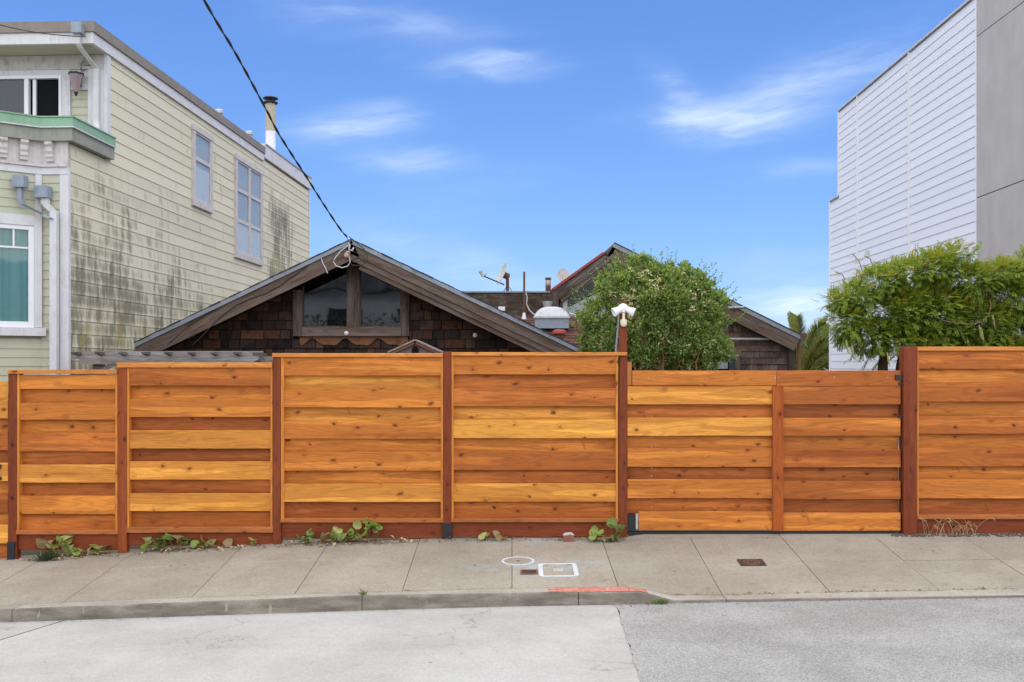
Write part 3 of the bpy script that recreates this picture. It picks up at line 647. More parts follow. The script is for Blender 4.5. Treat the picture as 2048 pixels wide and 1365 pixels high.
part('sensor', MB().lathe([(.0, -.03), (.02, -.028), (.031, -.012), (.034, .01), (.033, .035), (.022, .042)], (fx(1246), 9.945, fz(648)), 16), 'cream_plastic', sn)
part('bracket', box(fx(1239), fx(1253), 9.985, 10.05, fz(606), fz(603)), 'rust', fl)
cd = MB().tube([P(1231.5, 712, 10.05), P(1233, 690, 10.04), P(1238, 640, 10.03), P(1240, 626, 10.02)], .011, 8)
part('conduit', cd, 'blue_metal', fl)

# ------------------------------------------------------------------ left house: green clapboards
ALPHA = math.atan((1120 - 1024) / F)
H1 = thing('green_house', 'two-storey sage green clapboard house with mould-stained side wall at left', 'house', (PX(137, 11.7), 11.7, -.3), -ALPHA, local=True)
ORG[H1] = Vector((0, 0, -.3))
house_ref2 = H1
for nd in MATS['clapboard'].node_tree.nodes:
    if nd.type == 'TEX_COORD': nd.object = H1
bpy.data.objects.remove(house_ref)
K1 = (5.19 + .048 * 11.7) * F
def wy(px): return (K1 / (1120 - px) - 11.7) / math.cos(ALPHA)
def wz(px, py): return CH + (HZ - py) / F * K1 / (1120 - px)
core = part('wall', MB().box(-7, -.03, 1.02, 11.17, -.4, 5.72).box(-7, -.03, .03, 1.015, -.4, 4.46), 'green_wall', H1)
def clap_side(z0, h, a, b, t=.02):
    # one board on the side wall (plane x = 0), thick at its lower edge
    e = .018
    return MB().add([(-.028, a, z0), (t - .006, a, z0), (t - .016, a, z0 + h + e), (-.028, a, z0 + h + e), (-.028, b, z0), (t - .006, b, z0), (t - .016, b, z0 + h + e), (-.028, b, z0 + h + e)],
                    [(0, 1, 2, 3), (7, 6, 5, 4), (0, 4, 5, 1), (1, 5, 6, 2), (2, 6, 7, 3), (3, 7, 4, 0)])
EXP = .158
zrow = 3.196 - 13 * EXP
while zrow < 5.66:
    a0 = .035 if zrow < 4.30 else 1.06
    cuts = [a0]
    while cuts[-1] < 11.15:
        nxt = cuts[-1] + R.uniform(3.0, 5.4)
        if 11.15 - nxt < 1.2: nxt = 11.15
        cuts.append(nxt)
    h = EXP if zrow + EXP < 5.68 else 5.68 - zrow
    for a, b in zip(cuts, cuts[1:]): part('clapboard', clap_side(zrow + R.uniform(-.002, .002), h, a + .0015, b - .0015), 'clapboard', core)
    zrow += EXP
# plan of the lower storey front: bay side at forty degrees, short frontal strip, side return
bd = Vector((-1.2, -1, 0)).normalized(); bn = Vector((bd.y, -bd.x, 0)); bn = bn if bn.y < 0 else -bn
BC = Vector((-.32, 0, 0))
bay_end = BC + bd * 1.15
part('bay_wall', MB().plan([(-.32, .028), (BC.x - .01, .02), (bay_end.x, bay_end.y + .03), (-4, bay_end.y + .03), (-4, .028)], -.4, 4.46), 'green_wall', H1)
def bay(s0, s1, n0, n1, z0, z1, n0t=None, n1t=None):
    q = lambda s_, n_: BC + bd * s_ + bn * n_
    a = [q(s0, n0), q(s1, n0), q(s1, n1), q(s0, n1)]; n1t = n1 if n1t is None else n1t
    b = [q(s0, n0), q(s1, n0), q(s1, n1t), q(s0, n1t)]
    return MB().add([(p.x, p.y, z0) for p in a] + [(p.x, p.y, z1) for p in b], [(0, 1, 2, 3), (7, 6, 5, 4), (0, 4, 5, 1), (1, 5, 6, 2), (2, 6, 7, 3), (3, 7, 4, 0)])
bw = [o for o in C.objects if o.name.startswith('bay_wall')][0]
zrow = 1.3
E2 = .102
while zrow < 3.95:
    h = min(E2, 3.96 - zrow)
    if not (2.04 < zrow + .03 < 3.42):
        part('clapboard', bay(.004, 1.13, -.03, .018, zrow, zrow + h + .012, None, .008), 'green_wall', bw)
    part('clapboard', MB().add([(-.318, .026, zrow), (-.1, .026, zrow), (-.1, -.018, zrow), (-.318, -.018, zrow), (-.318, .026, zrow + h + .012), (-.1, .026, zrow + h + .012), (-.1, -.008, zrow + h + .012), (-.318, -.008, zrow + h + .012)],
        [(0, 1, 2, 3), (7, 6, 5, 4), (0, 4, 5, 1), (1, 5, 6, 2), (2, 6, 7, 3), (3, 7, 4, 0)]), 'green_wall', bw)
    zrow += E2
def band(path, d0, d1, z0, z1):
    # rectangular moulding swept along a plan path, offset outwards (to the right of travel)
    pts = [Vector((x, y)) for x, y in path]; nr = []
    for a, b in zip(pts, pts[1:]): t = (b - a).normalized(); nr.append(Vector((t.y, -t.x)))
    def off(i, d_):
        if i == 0: return pts[0] + nr[0] * d_
        if i == len(pts) - 1: return pts[-1] + nr[-1] * d_
        m_ = (nr[i - 1] + nr[i]).normalized(); return pts[i] + m_ * (d_ / max(.3, m_.dot(nr[i])))
    vs = []; fs = []
    for i in range(len(pts)):
        p0, p1 = off(i, d0), off(i, d1); vs += [(p0.x, p0.y, z0), (p1.x, p1.y, z0), (p1.x, p1.y, z1), (p0.x, p0.y, z1)]
    for i in range(len(pts) - 1):
        for j in range(4): fs.append((i * 4 + j, i * 4 + (j + 1) % 4, i * 4 + 4 + (j + 1) % 4, i * 4 + 4 + j))
    fs += [(0, 1, 2, 3), tuple((len(pts) - 1) * 4 + j for j in (3, 2, 1, 0))]
    return MB().add(vs, fs)
PATH = [(-4, bay_end.y), (bay_end.x, bay_end.y), (-.32, 0), (0, 0)]; PATHS = PATH + [(0, 1.02)]
cor = part('cornice', band(PATHS, -.02, .085, 4.33, 4.475), 'grey_green', H1)
part('cornice_cap', band(PATHS, -.02, .10, 4.49, 4.595), 'green_cap', cor); part('cornice_drip', band(PATHS, -.02, .115, 4.477, 4.489), 'white_trim', cor)
part('cap_lip', band(PATHS, -.02, .112, 4.597, 4.612), 'green_cap', cor)
part('ledge_roof', MB().plan([(-4, bay_end.y), (bay_end.x, bay_end.y), (-.32, 0), (0, 0), (0, 1.01), (-4, 1.01)], 4.47, 4.595), 'grey_green', cor)
part('frieze', band(PATH, -.02, .022, 4.065, 4.33), 'old_white', cor); part('moulding', band(PATH, -.02, .05, 4.035, 4.063), 'old_white', cor); part('architrave', band(PATH, -.02, .028, 3.95, 4.033), 'white_trim', cor)
prof = [(0, 0), (.075, 0), (.075, -.03), (.05, -.06), (.055, -.11), (.04, -.14), (.045, -.175), (.03, -.19), (.03, -.225), (0, -.225)]
def corbel(o, t, nrm):
    vs = []
    for s_ in (-.042, .042):
        for dd, hh in prof: q = o + t * s_ + nrm * (dd + .02); vs.append((q.x, q.y, 4.322 + hh))
    n = len(prof); return MB().add(vs, [tuple(range(n)), tuple(range(2 * n - 1, n - 1, -1))] + [(i, (i + 1) % n, (i + 1) % n + n, i + n) for i in range(n)])
for o_ in (Vector((-.2, 0, 0)),): part('corbel', corbel(o_, Vector((1, 0, 0)), Vector((0, -1, 0))), 'old_white', cor)
for s_ in (.2, .42, .64): part('corbel', corbel(BC + bd * s_, bd, bn), 'old_white', cor)
part('corner_trim', MB().box(-.095, .012, -.022, .03, -.35, 4.03), 'white_trim', H1)
# bay window
part('corner_trim', bay(.006, .075, -.02, .03, 3.462, 3.945), 'white_trim', H1)
bwn = part('bay_window', bay(.008, .09, -.02, .05, 2.16, 3.46), 'white_trim', H1)
part('casing', bay(.091, 1.1, -.02, .048, 3.34, 3.459), 'white_trim', bwn); part('sill', bay(-.03, 1.12, -.02, .085, 2.06, 2.155), 'white_trim', bwn)
part('sash', bay(.091, .15, -.02, .036, 2.157, 3.338), 'white_vinyl', bwn); part('sash', bay(.151, 1.05, -.02, .035, 3.29, 3.338), 'white_vinyl', bwn); part('sash', bay(.151, 1.05, -.02, .035, 2.157, 2.225), 'white_vinyl', bwn)
part('glass', bay(.151, 1.05, .012, .016, 2.226, 3.289), 'glass_clear', bwn)
part('muntin', bay(.152, 1.05, .0165, .024, 3.07, 3.09), 'white_vinyl', bwn); part('muntin', bay(.295, .315, .0165, .023, 3.091, 3.288), 'white_vinyl', bwn)
cu = MB(); n = 60; vs = []
for i in range(n + 1):
    s_ = .152 + .9 * i / n; q = BC + bd * s_ + bn * (-.008 + .012 * math.sin(i * 1.05 + math.sin(i * .37) * 1.5)); vs += [(q.x, q.y, 2.228), (q.x, q.y, 3.287)]
cu.add(vs, [(2 * i, 2 * i + 2, 2 * i + 3, 2 * i + 1) for i in range(n)]); cu.smooth = True; part('curtain', cu, 'curtain_teal', bwn)
# upper storey front (y = 1): window, trims, clapboard patch, pilaster
part('pilaster', box(-.23, -.03, .955, 1.018, 4.6, 5.47), 'white_trim', H1); part('corner_board', box(-.029, .02, .962, 1.058, 4.32, 5.66), 'white_trim', H1)
fr_ = part('front_frieze', box(-4, -.031, .972, 1.018, 5.472, 5.655), 'old_white', H1); part('moulding', box(-4, -.031, .955, .971, 5.472, 5.49), 'old_white', fr_)
for i in range(6):
    z_ = 4.6 + i * .1
    part('clapboard', MB().add([(-.46, 1.017, z_), (-.232, 1.017, z_), (-.232, .985, z_), (-.46, .985, z_), (-.46, 1.017, z_ + .11), (-.232, 1.017, z_ + .11), (-.232, .995, z_ + .11), (-.46, .995, z_ + .11)],
        [(0, 1, 2, 3), (7, 6, 5, 4), (0, 4, 5, 1), (1, 5, 6, 2), (2, 6, 7, 3), (3, 7, 4, 0)]), 'green_wall', core)
part('panel_board', box(-.46, -.232, .975, 1.018, 5.215, 5.47), 'white_trim', H1)
uw = part('front_window', box(-.575, -.462, .96, 1.018, 4.6, 5.47), 'white_trim', H1)
part('head_casing', box(-1.9, -.576, .965, 1.018, 5.40, 5.47), 'white_trim', uw); part('sash', box(-.605, -.576, .95, 1.01, 4.6, 5.398), 'white_vinyl', uw); part('sash', box(-1.9, -.606, .951, 1.01, 5.36, 5.398), 'white_vinyl', uw)
part('mullion', box(-1.055, -1.0, .952, 1.01, 4.6, 5.358), 'white_vinyl', uw); part('slider', box(-.955, -.915, .975, 1.005, 4.6, 5.357), 'white_vinyl', uw)
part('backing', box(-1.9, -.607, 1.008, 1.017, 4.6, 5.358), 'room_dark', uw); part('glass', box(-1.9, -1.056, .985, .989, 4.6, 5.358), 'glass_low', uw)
# eaves, coping and roof
EP = [(-4, .54), (.03, .54), (.03, 7.62)]
cp = part('coping', band(EP, -.06, .035, 5.795, 5.925), 'brown_coping', H1); part('fascia', band(EP, -.04, .012, 5.658, 5.793), 'white_trim', cp)
part('soffit', box(-4, -.01, .58, 1.0, 5.66, 5.68), 'green_wall', cp); part('roof', box(-7, -.03, .6, 11.1, 5.722, 5.80), 'brown_coping', H1)
rp = part('parapet', band([(.02, 7.623), (.02, 11.19), (-6.9, 11.19)], -.12, .03, 5.735, 5.985), 'white_trim', H1); part('parapet_cap', band([(.02, 7.66), (.02, 11.19), (-6.9, 11.19)], -.14, .05, 5.987, 6.01), 'galvanised', rp)
part('corner_trim', MB().box(-.03, .022, 11.152, 11.2, -.3, 5.733), 'white_trim', H1)
# side windows
def side_window(pa, pb, za, zb, cols, rails, curtain_top):
    ya, yb = wy(pa), wy(pb); T = .085
    w_ = part('side_window', MB().box(-.02, .05, ya, ya + T, za, zb), 'old_white', H1); part('jamb', box(-.02, .05, yb - T, yb, za, zb), 'old_white', w_)
    part('head', box(-.02, .058, ya - .015, yb + .015, zb, zb + .09), 'old_white', w_); part('sill', box(-.02, .058, ya, yb, za - .1, za), 'old_white', w_)
    ins = [ya + T] + [ya + (yb - ya) * c for c in cols] + [yb - T]
    part('backing', box(-.02, .0145, ya + T, yb - T, za, zb), 'pane_reflection', w_)
    for a, b in zip(ins, ins[1:]):
        a2 = a + (.03 if a != ins[0] else 0); b2 = b - (.03 if b != ins[-1] else 0)
        zz = [za] + rails + [zb]
        for k, (z0, z1) in enumerate(zip(zz, zz[1:])):
            fr2 = part('sash', MB().box(.0, .04, a2, a2 + .035, z0, z1).box(.0, .04, b2 - .035, b2, z0, z1).box(.0, .039, a2 + .035, b2 - .035, z0, z0 + .03).box(.0, .039, a2 + .035, b2 - .035, z1 - .03, z1), 'old_white', w_)
            part('glass', box(.0275, .031, a2 + .035, b2 - .035, z0 + .03, z1 - .03), 'glass_side', w_)
        n = 30; vs = []
        for i in range(n + 1):
            y_ = a2 + .036 + (b2 - a2 - .072) * i / n; x_ = .021 + .005 * math.sin(i * 1.3); vs += [(x_, y_, za + .03), (x_, y_, curtain_top)]
        c_ = MB().add(vs, [(2 * i, 2 * i + 2, 2 * i + 3, 2 * i + 1) for i in range(n)]); c_.smooth = True; part('curtain', c_, 'curtain_white', w_)
    for c in cols: part('mullion', box(-.01, .046, ya + (yb - ya) * c - .03, ya + (yb - ya) * c + .03, za, zb), 'old_white', w_)
side_window(381.4, 420.5, 4.31, 5.39, [], [4.97], 4.85)
side_window(467, 521.5, 3.72, 5.36, [.5], [4.29, 4.84], 4.27)
# leader heads and downspouts
def leader(mbx, pts, r=.03):
    o = part('leader_head', mbx, 'blue_metal', H1, bev=.004); return o
l1 = part('leader_head', MB().box(-.185, -.055, .42, .535, 5.755, 5.885), 'blue_metal', H1, bev=.004)
def spout(pts, wdt, m_, parent):
    mb_ = MB(); pts = [Vector(p) for p in pts]; h_ = wdt / 2; vs = []
    for p in pts: vs += [(p.x - h_, p.y - h_ * .8, p.z), (p.x + h_, p.y - h_ * .8, p.z), (p.x + h_, p.y + h_ * .8, p.z), (p.x - h_, p.y + h_ * .8, p.z)]
    fs = [(i * 4 + j, i * 4 + (j + 1) % 4, i * 4 + 4 + (j + 1) % 4, i * 4 + 4 + j) for i in range(len(pts) - 1) for j in range(4)]
    return part('downspout', mb_.add(vs, fs + [(3, 2, 1, 0), tuple(len(pts) * 4 - 4 + j for j in range(4))]), m_, parent)
spout([(-.13, .5, 5.757), (-.13, .5, 5.64), (-.125, .56, 5.60), (-.03 - .07, .91, 5.46), (-.1, .915, 5.40), (-.1, .915, 4.80), (-.085, .90, 4.74), (-.07, .85, 4.66)], .06, 'white_trim', l1)
lan = part('porch_lantern', MB().lathe([(.03, -.17), (.05, -.12), (.085, .03), (.09, .05)], (-.345, .88, 5.33), 6), 'pink_lamp', H1)
part('lantern_cap', MB().lathe([(.105, 0), (.10, .015), (.05, .03)], (-.345, .88, 5.381), 6), 'black_metal', lan); part('lantern_arm', box(-.37, -.32, .9, .974, 5.25, 5.32), 'black_metal', lan)
part('finial', MB().lathe([(.012, -.05), (.03, 0)], (-.345, .88, 5.16), 6), 'black_metal', lan)
jb = part('junction_box', box(-.28, -.2, .945, .971, 5.52, 5.62), 'grey_green', H1); part('wire', MB().tube([(-.28, .95, 5.57), (-.31, .94, 5.54), (-.31, .94, 5.45), (-.28, .94, 5.44), (-.25, .945, 5.47)], .006, 6), 'cable', jb)
lh = part('leader_head', MB().box(-.335, -.18, -.16, -.03, 3.66, 3.80), 'blue_metal', H1, bev=.004)
spout([(-.235, -.08, 3.662), (-.235, -.08, 3.60), (-.18, -.075, 3.54), (-.135, -.07, 3.50), (-.135, -.07, 3.46), (-.135, -.07, -.35)], .08, 'white_trim', lh)
q = BC + bd * .25 + bn * .09; lb = part('leader_head', MB().box(q.x - .07, q.x + .07, q.y - .055, q.y + .055, 3.76, 3.90), 'blue_metal', H1, bev=.004)
spout([(q.x, q.y, 3.762), (q.x, q.y, 3.63), (q.x + .03, q.y + .01, 3.57), (-.25, -.1, 3.47), (-.15, -.125, 3.42)], .055, 'blue_metal', lb)
# roof pipes
fy = 9.37
fp_ = part('flue', MB().lathe([(.125, 0), (.105, .06), (.105, .84)], (-.35, fy, 5.80), 18), 'white_vinyl', H1)
part('flue_pipe', MB().lathe([(.105, .84), (.105, 1.42)], (-.35, fy, 5.80), 18), 'flue_tan', fp_)
part('flue_cap', MB().lathe([(.15, 1.43), (.155, 1.45), (.15, 1.46)], (-.35, fy, 5.80), 18), 'black_metal', fp_); part('flue_cap', MB().lathe([(.16, 1.53), (.155, 1.55), (.03, 1.58)], (-.35, fy, 5.80), 18), 'black_metal', fp_)
for i in range(4): part('strut', MB().tube([(-.35 + .09 * math.cos(i * 1.57), fy + .09 * math.sin(i * 1.57), 7.26), (-.35 + .09 * math.cos(i * 1.57), fy + .09 * math.sin(i * 1.57), 7.33)], .008, 5), 'black_metal', fp_)
for yv, hh in ((5.75, .30), (7.45, .32)):
    part('roof_vent', MB().lathe([(.05, 0), (.05, hh), (.075, hh + .01), (.075, hh + .06), (.05, hh + .08)], (-.2, yv, 5.80), 14), 'galvanised', H1)

# ------------------------------------------------------------------ front cottage: brown shingled gable
YR, YW = 13.5, 14.0
AX, AZ, SL = PX(703, YR), PZ(480, YR), .477
TH = math.atan(SL); HW = 3.75
cot = thing('shingle_cottage', 'low brown shingled cottage with wide front gable and twin dark windows', 'house', (AX, 14.9, -.1))
def roofz(X): return AZ - SL * abs(X - AX)
gw = part('gable_wall', MB().prism([(AX - HW + .25, -.3), (AX + HW - .25, -.3), (AX + HW - .25, roofz(AX + HW - .25) - .2), (AX, AZ - .2), (AX - HW + .25, roofz(AX - HW + .25) - .2)], YW, YW + .1), 'dark_core', cot)
part('side_wall', MB().box(AX - HW + .3, AX - HW + .4, YW + .11, 16.2, -.3, roofz(AX - HW + .3) - .2).box(AX + HW - .4, AX + HW - .3, YW + .11, 16.2, -.3, roofz(AX + HW - .3) - .2), 'weathered_beam', cot)
part('back_wall', MB().prism([(AX - HW + .3, -.3), (AX + HW - .3, -.3), (AX + HW - .3, roofz(AX + HW - .3) - .2), (AX, AZ - .2), (AX - HW + .3, roofz(AX - HW + .3) - .2)], 16.1, 16.2), 'weathered_beam', cot)
def slope_slab(sgn, y0, y1, d0, d1, u0, u1):
    # slab on one roof slope: u along the slope from the ridge, d height normal to it
    t = Vector((sgn * math.cos(TH), 0, -math.sin(TH))); nrm = Vector((sgn * math.sin(TH), 0, math.cos(TH))); A = Vector((AX, 0, AZ))
    vs = []
    for y in (y0, y1):
        for u, dd in ((u0, d0), (u1, d0), (u1, d1), (u0, d1)): q = A + t * u + nrm * dd; vs.append((q.x, y, q.z))
    return MB().add(vs, [(0, 1, 2, 3), (7, 6, 5, 4), (0, 4, 5, 1), (1, 5, 6, 2), (2, 6, 7, 3), (3, 7, 4, 0)])
UL = HW / math.cos(TH)
def slope_obj(name, m, parent, sgn, *a, **k):
    # the object is turned so that its own x axis follows the slope (grain runs along it)
    mb_ = slope_slab(sgn, *a); o = part(name, mb_, m, parent, **k)
    return turn(o, sgn * TH)
for sgn in (-1, 1):
    rf = slope_obj('roof', 'weathered_beam', cot, sgn, YR + .03, 16.25, -.06, -.012, .03, UL)
    slope_obj('drip_edge', 'drip_edge', rf, sgn, YR - .022, YR + .06, -.052, .0, .0, UL)
    u = .0; k = 0
    while u < UL:
        slope_obj('shingle_course', 'roofing', rf, sgn, YR - .03 + R.uniform(-.012, .012), 16.25, .001, .011 + (k % 2) * .004, u, min(u + .17, UL), color=(.05, .052, .058)); u += .15; k += 1
    if sgn < 0: slope_obj('rake_board', 'weathered_beam', cot, sgn, YR, YR + .045, -.245, -.054, .0, UL)
    else:
        slope_obj('rake_board', 'weathered_beam', cot, sgn, YR, YR + .045, -.175, -.054, .0, UL); slope_obj('rake_board', 'weathered_beam', cot, sgn, YR + .025, YR + .07, -.25, -.172, .1, UL); slope_obj('rake_board', 'weathered_beam', cot, sgn, YR + .05, YR + .1, -.315, -.248, .25, UL)
    slope_obj('soffit', 'weathered_beam', cot, sgn, YR + .05, YW, -.1, -.062, .05, UL)
    for uu in (1.35, 2.6): slope_obj('lookout_beam', 'weathered_beam', cot, sgn, YR + .05, YW, -.19, -.102, uu, uu + .09)
# gable window: two panes cut by the roof slope
WL, WR, ZB, MX0, MX1 = PX(607, YW), PX(803, YW), PZ(655, YW), PX(696, YW), PX(721, YW)
zr = lambda X: roofz(X) - .235
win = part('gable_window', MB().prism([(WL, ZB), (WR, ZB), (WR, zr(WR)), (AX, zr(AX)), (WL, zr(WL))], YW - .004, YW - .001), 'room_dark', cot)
part('mullion', box(MX0, MX1, YW - .09, YW - .005, ZB, zr(AX + .1)), 'weathered_post', win)
for a, b in ((WL, MX0), (MX1, WR)):
    part('pane', MB().prism([(a, ZB), (b, ZB), (b, zr(b)), (a, zr(a))], YW - .03, YW - .026), 'glass_dark', win)
    part('pane_stop', MB().box(a, a + .015, YW - .045, YW - .02, ZB + .015, zr(a)).box(b - .015, b, YW - .045, YW - .02, ZB + .015, zr(b)).box(a, b, YW - .046, YW - .02, ZB, ZB + .018), 'weathered_post', win)
for px0, px1 in ((588, 607), (803, 819)): part('jamb', box(PX(px0, YW), PX(px1, YW), YW - .075, YW - .002, PZ(673, YW), zr(PX((px0 + px1) / 2, YW)) - .02), 'weathered_post', win)
part('window_sill', box(WL - .001, WR + .001, YW - .085, YW - .002, PZ(673, YW), ZB - .001), 'weathered_beam', win)
# shingles on the gable, course by course
SH = [srgb(66, 49, 41), srgb(54, 42, 37), srgb(76, 56, 45), srgb(48, 40, 37), srgb(88, 60, 45), srgb(60, 48, 44)]
EX = 18.72 / F * YW
zl0 = PZ(697, YW)
WX0, WX1, WZ = PX(588, YW), PX(819, YW), PZ(673, YW)
row = -3
while True:
    z0 = zl0 + row * EX
    if z0 > AZ - .5: break
    half = (AZ - .22 - z0) / SL; x = AX - min(half, HW - .3) + R.uniform(-.1, 0)
    while x < AX + min(half, HW - .3):
        wd = R.choice([.11, .15, .19, .23, .27, .31]) * R.uniform(.9, 1.1)
        poly = [(x + .006, z0 + R.uniform(-.004, .006)), (x + wd - .006, z0 + R.uniform(-.004, .006)), (x + wd - .006, z0 + EX - .004), (x + .006, z0 + EX - .004)]
        for sgn in (-1, 1): poly = clip(poly, sgn * SL, 1, AZ - .215 + sgn * SL * AX)
        poly = clip(poly, -1, 0, HW - .3 - AX); poly = clip(poly, 1, 0, AX + HW - .3) if poly else poly
        zm = z0 + EX / 2
        if poly and zm > WZ - .02 and x + wd > WX0 and x < WX1:
            if x < WX0 - .03: poly = clip(poly, 1, 0, WX0 - .002)
            elif x + wd > WX1 + .03: poly = clip(poly, -1, 0, -WX1 - .002)
            else: poly = []
        if len(poly) >= 3:
            th = R.uniform(.017, .026)
            part('shingle', MB().prism(poly, 0, YW - .001, lambda X_, Z_: YW - .005 - th * max(0, 1 - (Z_ - z0) / EX)), 'shingle', gw, jit(R.choice(SH), .3))
        x += wd
    row += 1
# wavy trim board under the window
pts = [(600, 673)]
for i in range(61):
    px = 600 + 216 * i / 60; pts.append((px, 686 + 6.5 * math.sin((px - 600) / 66 * 2 * math.pi + 2.2) * (1 if i % 60 else 0) + 2.5 * math.sin((px - 600) / 33 * 2 * math.pi)))
pts.append((816, 673))
ct = [(PX(a, YW), PZ(b, YW)) for a, b in pts]; mb = MB()
for (a, b), (c_, d_) in zip(ct[1:-1], ct[2:-1]): mb.prism([(a, b), (c_, d_), (c_, ct[0][1]), (a, ct[0][1])], YW - .034, YW - .02)
part('scalloped_trim', mb, 'shingle', cot, srgb(120, 84, 62), label='wavy cut trim board under the gable window')
for px, py, Y_ in ((693, 667, YW - .085), (950, 671, YW - .012)):
    part('porcelain_knob', MB().lathe([(.028, 0), (.032, .012), (.026, .024), (.012, .03), (.01, .04), (.004, .042)], (PX(px, Y_), Y_, PZ(py, Y_)), 14, Matrix.Rotation(rad(90), 3, 'X')), 'white_plastic', cot)
# service gear at the apex: insulator, wires, loops
Ya = YR - .05
sv = part('insulator', MB().lathe([(.02, -.06), (.038, -.045), (.04, -.01), (.03, .01), (.036, .02), (.02, .04)], P(695, 508, Ya), 14, Matrix.Rotation(rad(20), 3, 'Y')), 'insulator', cot)
part('clevis', MB().tube([P(697, 485, Ya), P(699, 492, Ya), P(698, 500, Ya), P(704, 502, Ya), P(707, 496, Ya + .03)], .014, 7), 'galvanised', cot)
part('white_loop', MB().tube([P(697, 491, Ya), P(682, 502, Ya), P(671, 515, Ya), P(667, 524, Ya), P(672, 532, Ya - .02), P(684, 536, Ya - .02), P(695, 533, Ya), P(700, 526, Ya), P(699, 512, Ya)], .007, 6), 'white_cable', cot)
part('grey_loop', MB().tube([P(699, 523, Ya), P(703, 530, Ya), P(712, 532, Ya), P(724, 530, Ya), P(734, 524, Ya), P(735, 512, Ya), P(728, 499, Ya), P(713, 485, Ya), P(698, 474, Ya)], .006, 6), 'cable', cot)
part('grey_loop', MB().tube([P(699, 521, Ya), P(708, 525, Ya), P(722, 524, Ya), P(732, 519, Ya), P(722, 511, Ya), P(707, 503, Ya)], .005, 6), 'brown_wire', cot)
wire = [(640, 512), (600, 543), (560, 572), (530, 588), (500, 598), (470, 612), (450, 628), (430, 645), (405, 672), (385, 690)]
part('rake_wire', MB().tube([P(a, b, YR - .008) for a, b in wire], .006, 6), 'brown_wire', cot)
part('rake_wire', MB().tube([P(a, b, YR - .008) for a, b in ((655, 506), (610, 531), (560, 555), (500, 583), (430, 618), (370, 658), (335, 690))], .004, 5), 'brown_wire', cot)
part('wire_tail', MB().tube([P(642, 514, YR - .01), P(645, 526, YR - .02), P(651, 536, YR - .02), P(655, 547, YR - .02)], .007, 5), 'white_cable', cot)
# service drop
cabl = thing('service_cable', 'twisted black overhead service cable sloping down to the gable apex', 'cable', tuple(P(692, 473, 13.4)))
ctrl = [(-2.5, -6, 7.7), (-2.47, 1, 5.9), (-2.462, 5, 5.2)] + [tuple(P(a, b, y)) for a, b, y in ((408, 0, 8.0), (470, 105, 8.9), (530, 215, 10), (560, 272, 10.6), (610, 350, 11.6), (650, 413, 12.5), (680, 458, 13.1), (694, 474, 13.42))]
ctrl = [Vector(c) for c in ctrl]
def spline(pts, n):
    out = []; pts = [2 * pts[0] - pts[1]] + pts + [2 * pts[-1] - pts[-2]]
    for i in range(1, len(pts) - 2):
        for k in range(n):
            t = k / n; a, b, c, d_ = pts[i - 1:i + 3]
            out.append(.5 * ((2 * b) + (c - a) * t + (2 * a - 5 * b + 4 * c - d_) * t * t + (3 * b - a - 3 * c + d_) * t ** 3))
    return out + [pts[-2]]
cen = spline(ctrl, 30); sl_ = 0; L_ = [0]
for a, b in zip(cen, cen[1:]): sl_ += (b - a).length; L_.append(sl_)
for k in range(2):
    ph = k * math.pi; pp = []
    for i, c in enumerate(cen): q = L_[i] / .6 * 2 * math.pi + ph; pp.append(c + Vector((math.cos(q) * .0065, 0, math.sin(q) * .0065)))
    part('strand', MB().tube(pp, .0068, 6), 'cable', cabl)
part('messenger', MB().tube([c + Vector((0, 0, -.004)) for c in cen[-60:]] + [P(699, 488, 13.44)], .004, 5), 'cable', cabl)
pole = thing('utility_pole', 'weathered wooden utility pole across the street that feeds the cable', 'pole', (-2.5, -6.2, -.4))
part('shaft', MB().lathe([(.16, -.4), (.11, 8.2)], (-2.5, -6.2, 0), 14), 'bark', pole); part('crossarm', box(-3.5, -1.5, -6.32, -6.08, 7.75, 7.88), 'weathered_beam', pole)
for px, a, b in ((0, P(-60, 34, 10.8), P(172, 74, 12.18)),):
    tw = single('overhead_wire', MB().tube([a + (b - a) * (i / 10) + Vector((0, 0, -.05 * math.sin(math.pi * i / 10))) for i in range(11)], .006, 5), 'cable', 'thin dark wire running to the eaves of the green house', 'wire')

# ------------------------------------------------------------------ pergola behind the left fence
perg = thing('pergola', 'weathered grey timber pergola beam and rafters just behind the left fence', 'pergola', (PX(330, 11), 11, -.15))
YP = 11.0
def beam_end(px0, px1, y0, y1, Y0, Y1, name='beam'):
    a, b, t_, u_ = PX(px0, YP), PX(px1, YP), PZ(y0, YP), PZ(y1, YP); h = t_ - u_
    return part(name, MB().prism([(a, t_), (a + .02, t_ - .35 * h), (a + .09, t_ - .4 * h), (a + .1, u_), (b - .1, u_), (b - .06, u_ + .3 * h), (b - .01, u_ + .55 * h), (b, t_)], Y0, Y1), 'grey_timber', perg)
beam_end(142, 518, 712, 729, YP, YP + .05); beam_end(142, 518, 712, 729, YP + .95, YP + 1.0)
for i, px in enumerate((157, 203, 249, 295, 340, 386, 431, 477)):
    X_ = PX(px, YP)
    part('rafter', MB().add([(X_ + dx, yy_, zz) for yy_, zt_, zb_ in ((YP - .14, PZ(704.5, YP), PZ(708, YP)), (YP + .02, PZ(704.5, YP), PZ(712, YP) + .002), (YP + 1.2, PZ(704.5, YP), PZ(712, YP) + .002)) for dx, zz in ((-.02, zb_), (.02, zb_), (.02, zt_), (-.02, zt_))],
         [(0, 1, 2, 3), (11, 10, 9, 8)] + [(k * 4 + j, k * 4 + (j + 1) % 4, k * 4 + 4 + (j + 1) % 4, k * 4 + 4 + j) for k in range(2) for j in range(4)]), 'shaded_timber_y', perg)
part('top_slat', box(PX(150, YP), PX(503, YP), YP + .03, YP + .07, PZ(711.5, YP), PZ(703.5, YP)), 'grey_timber', perg)
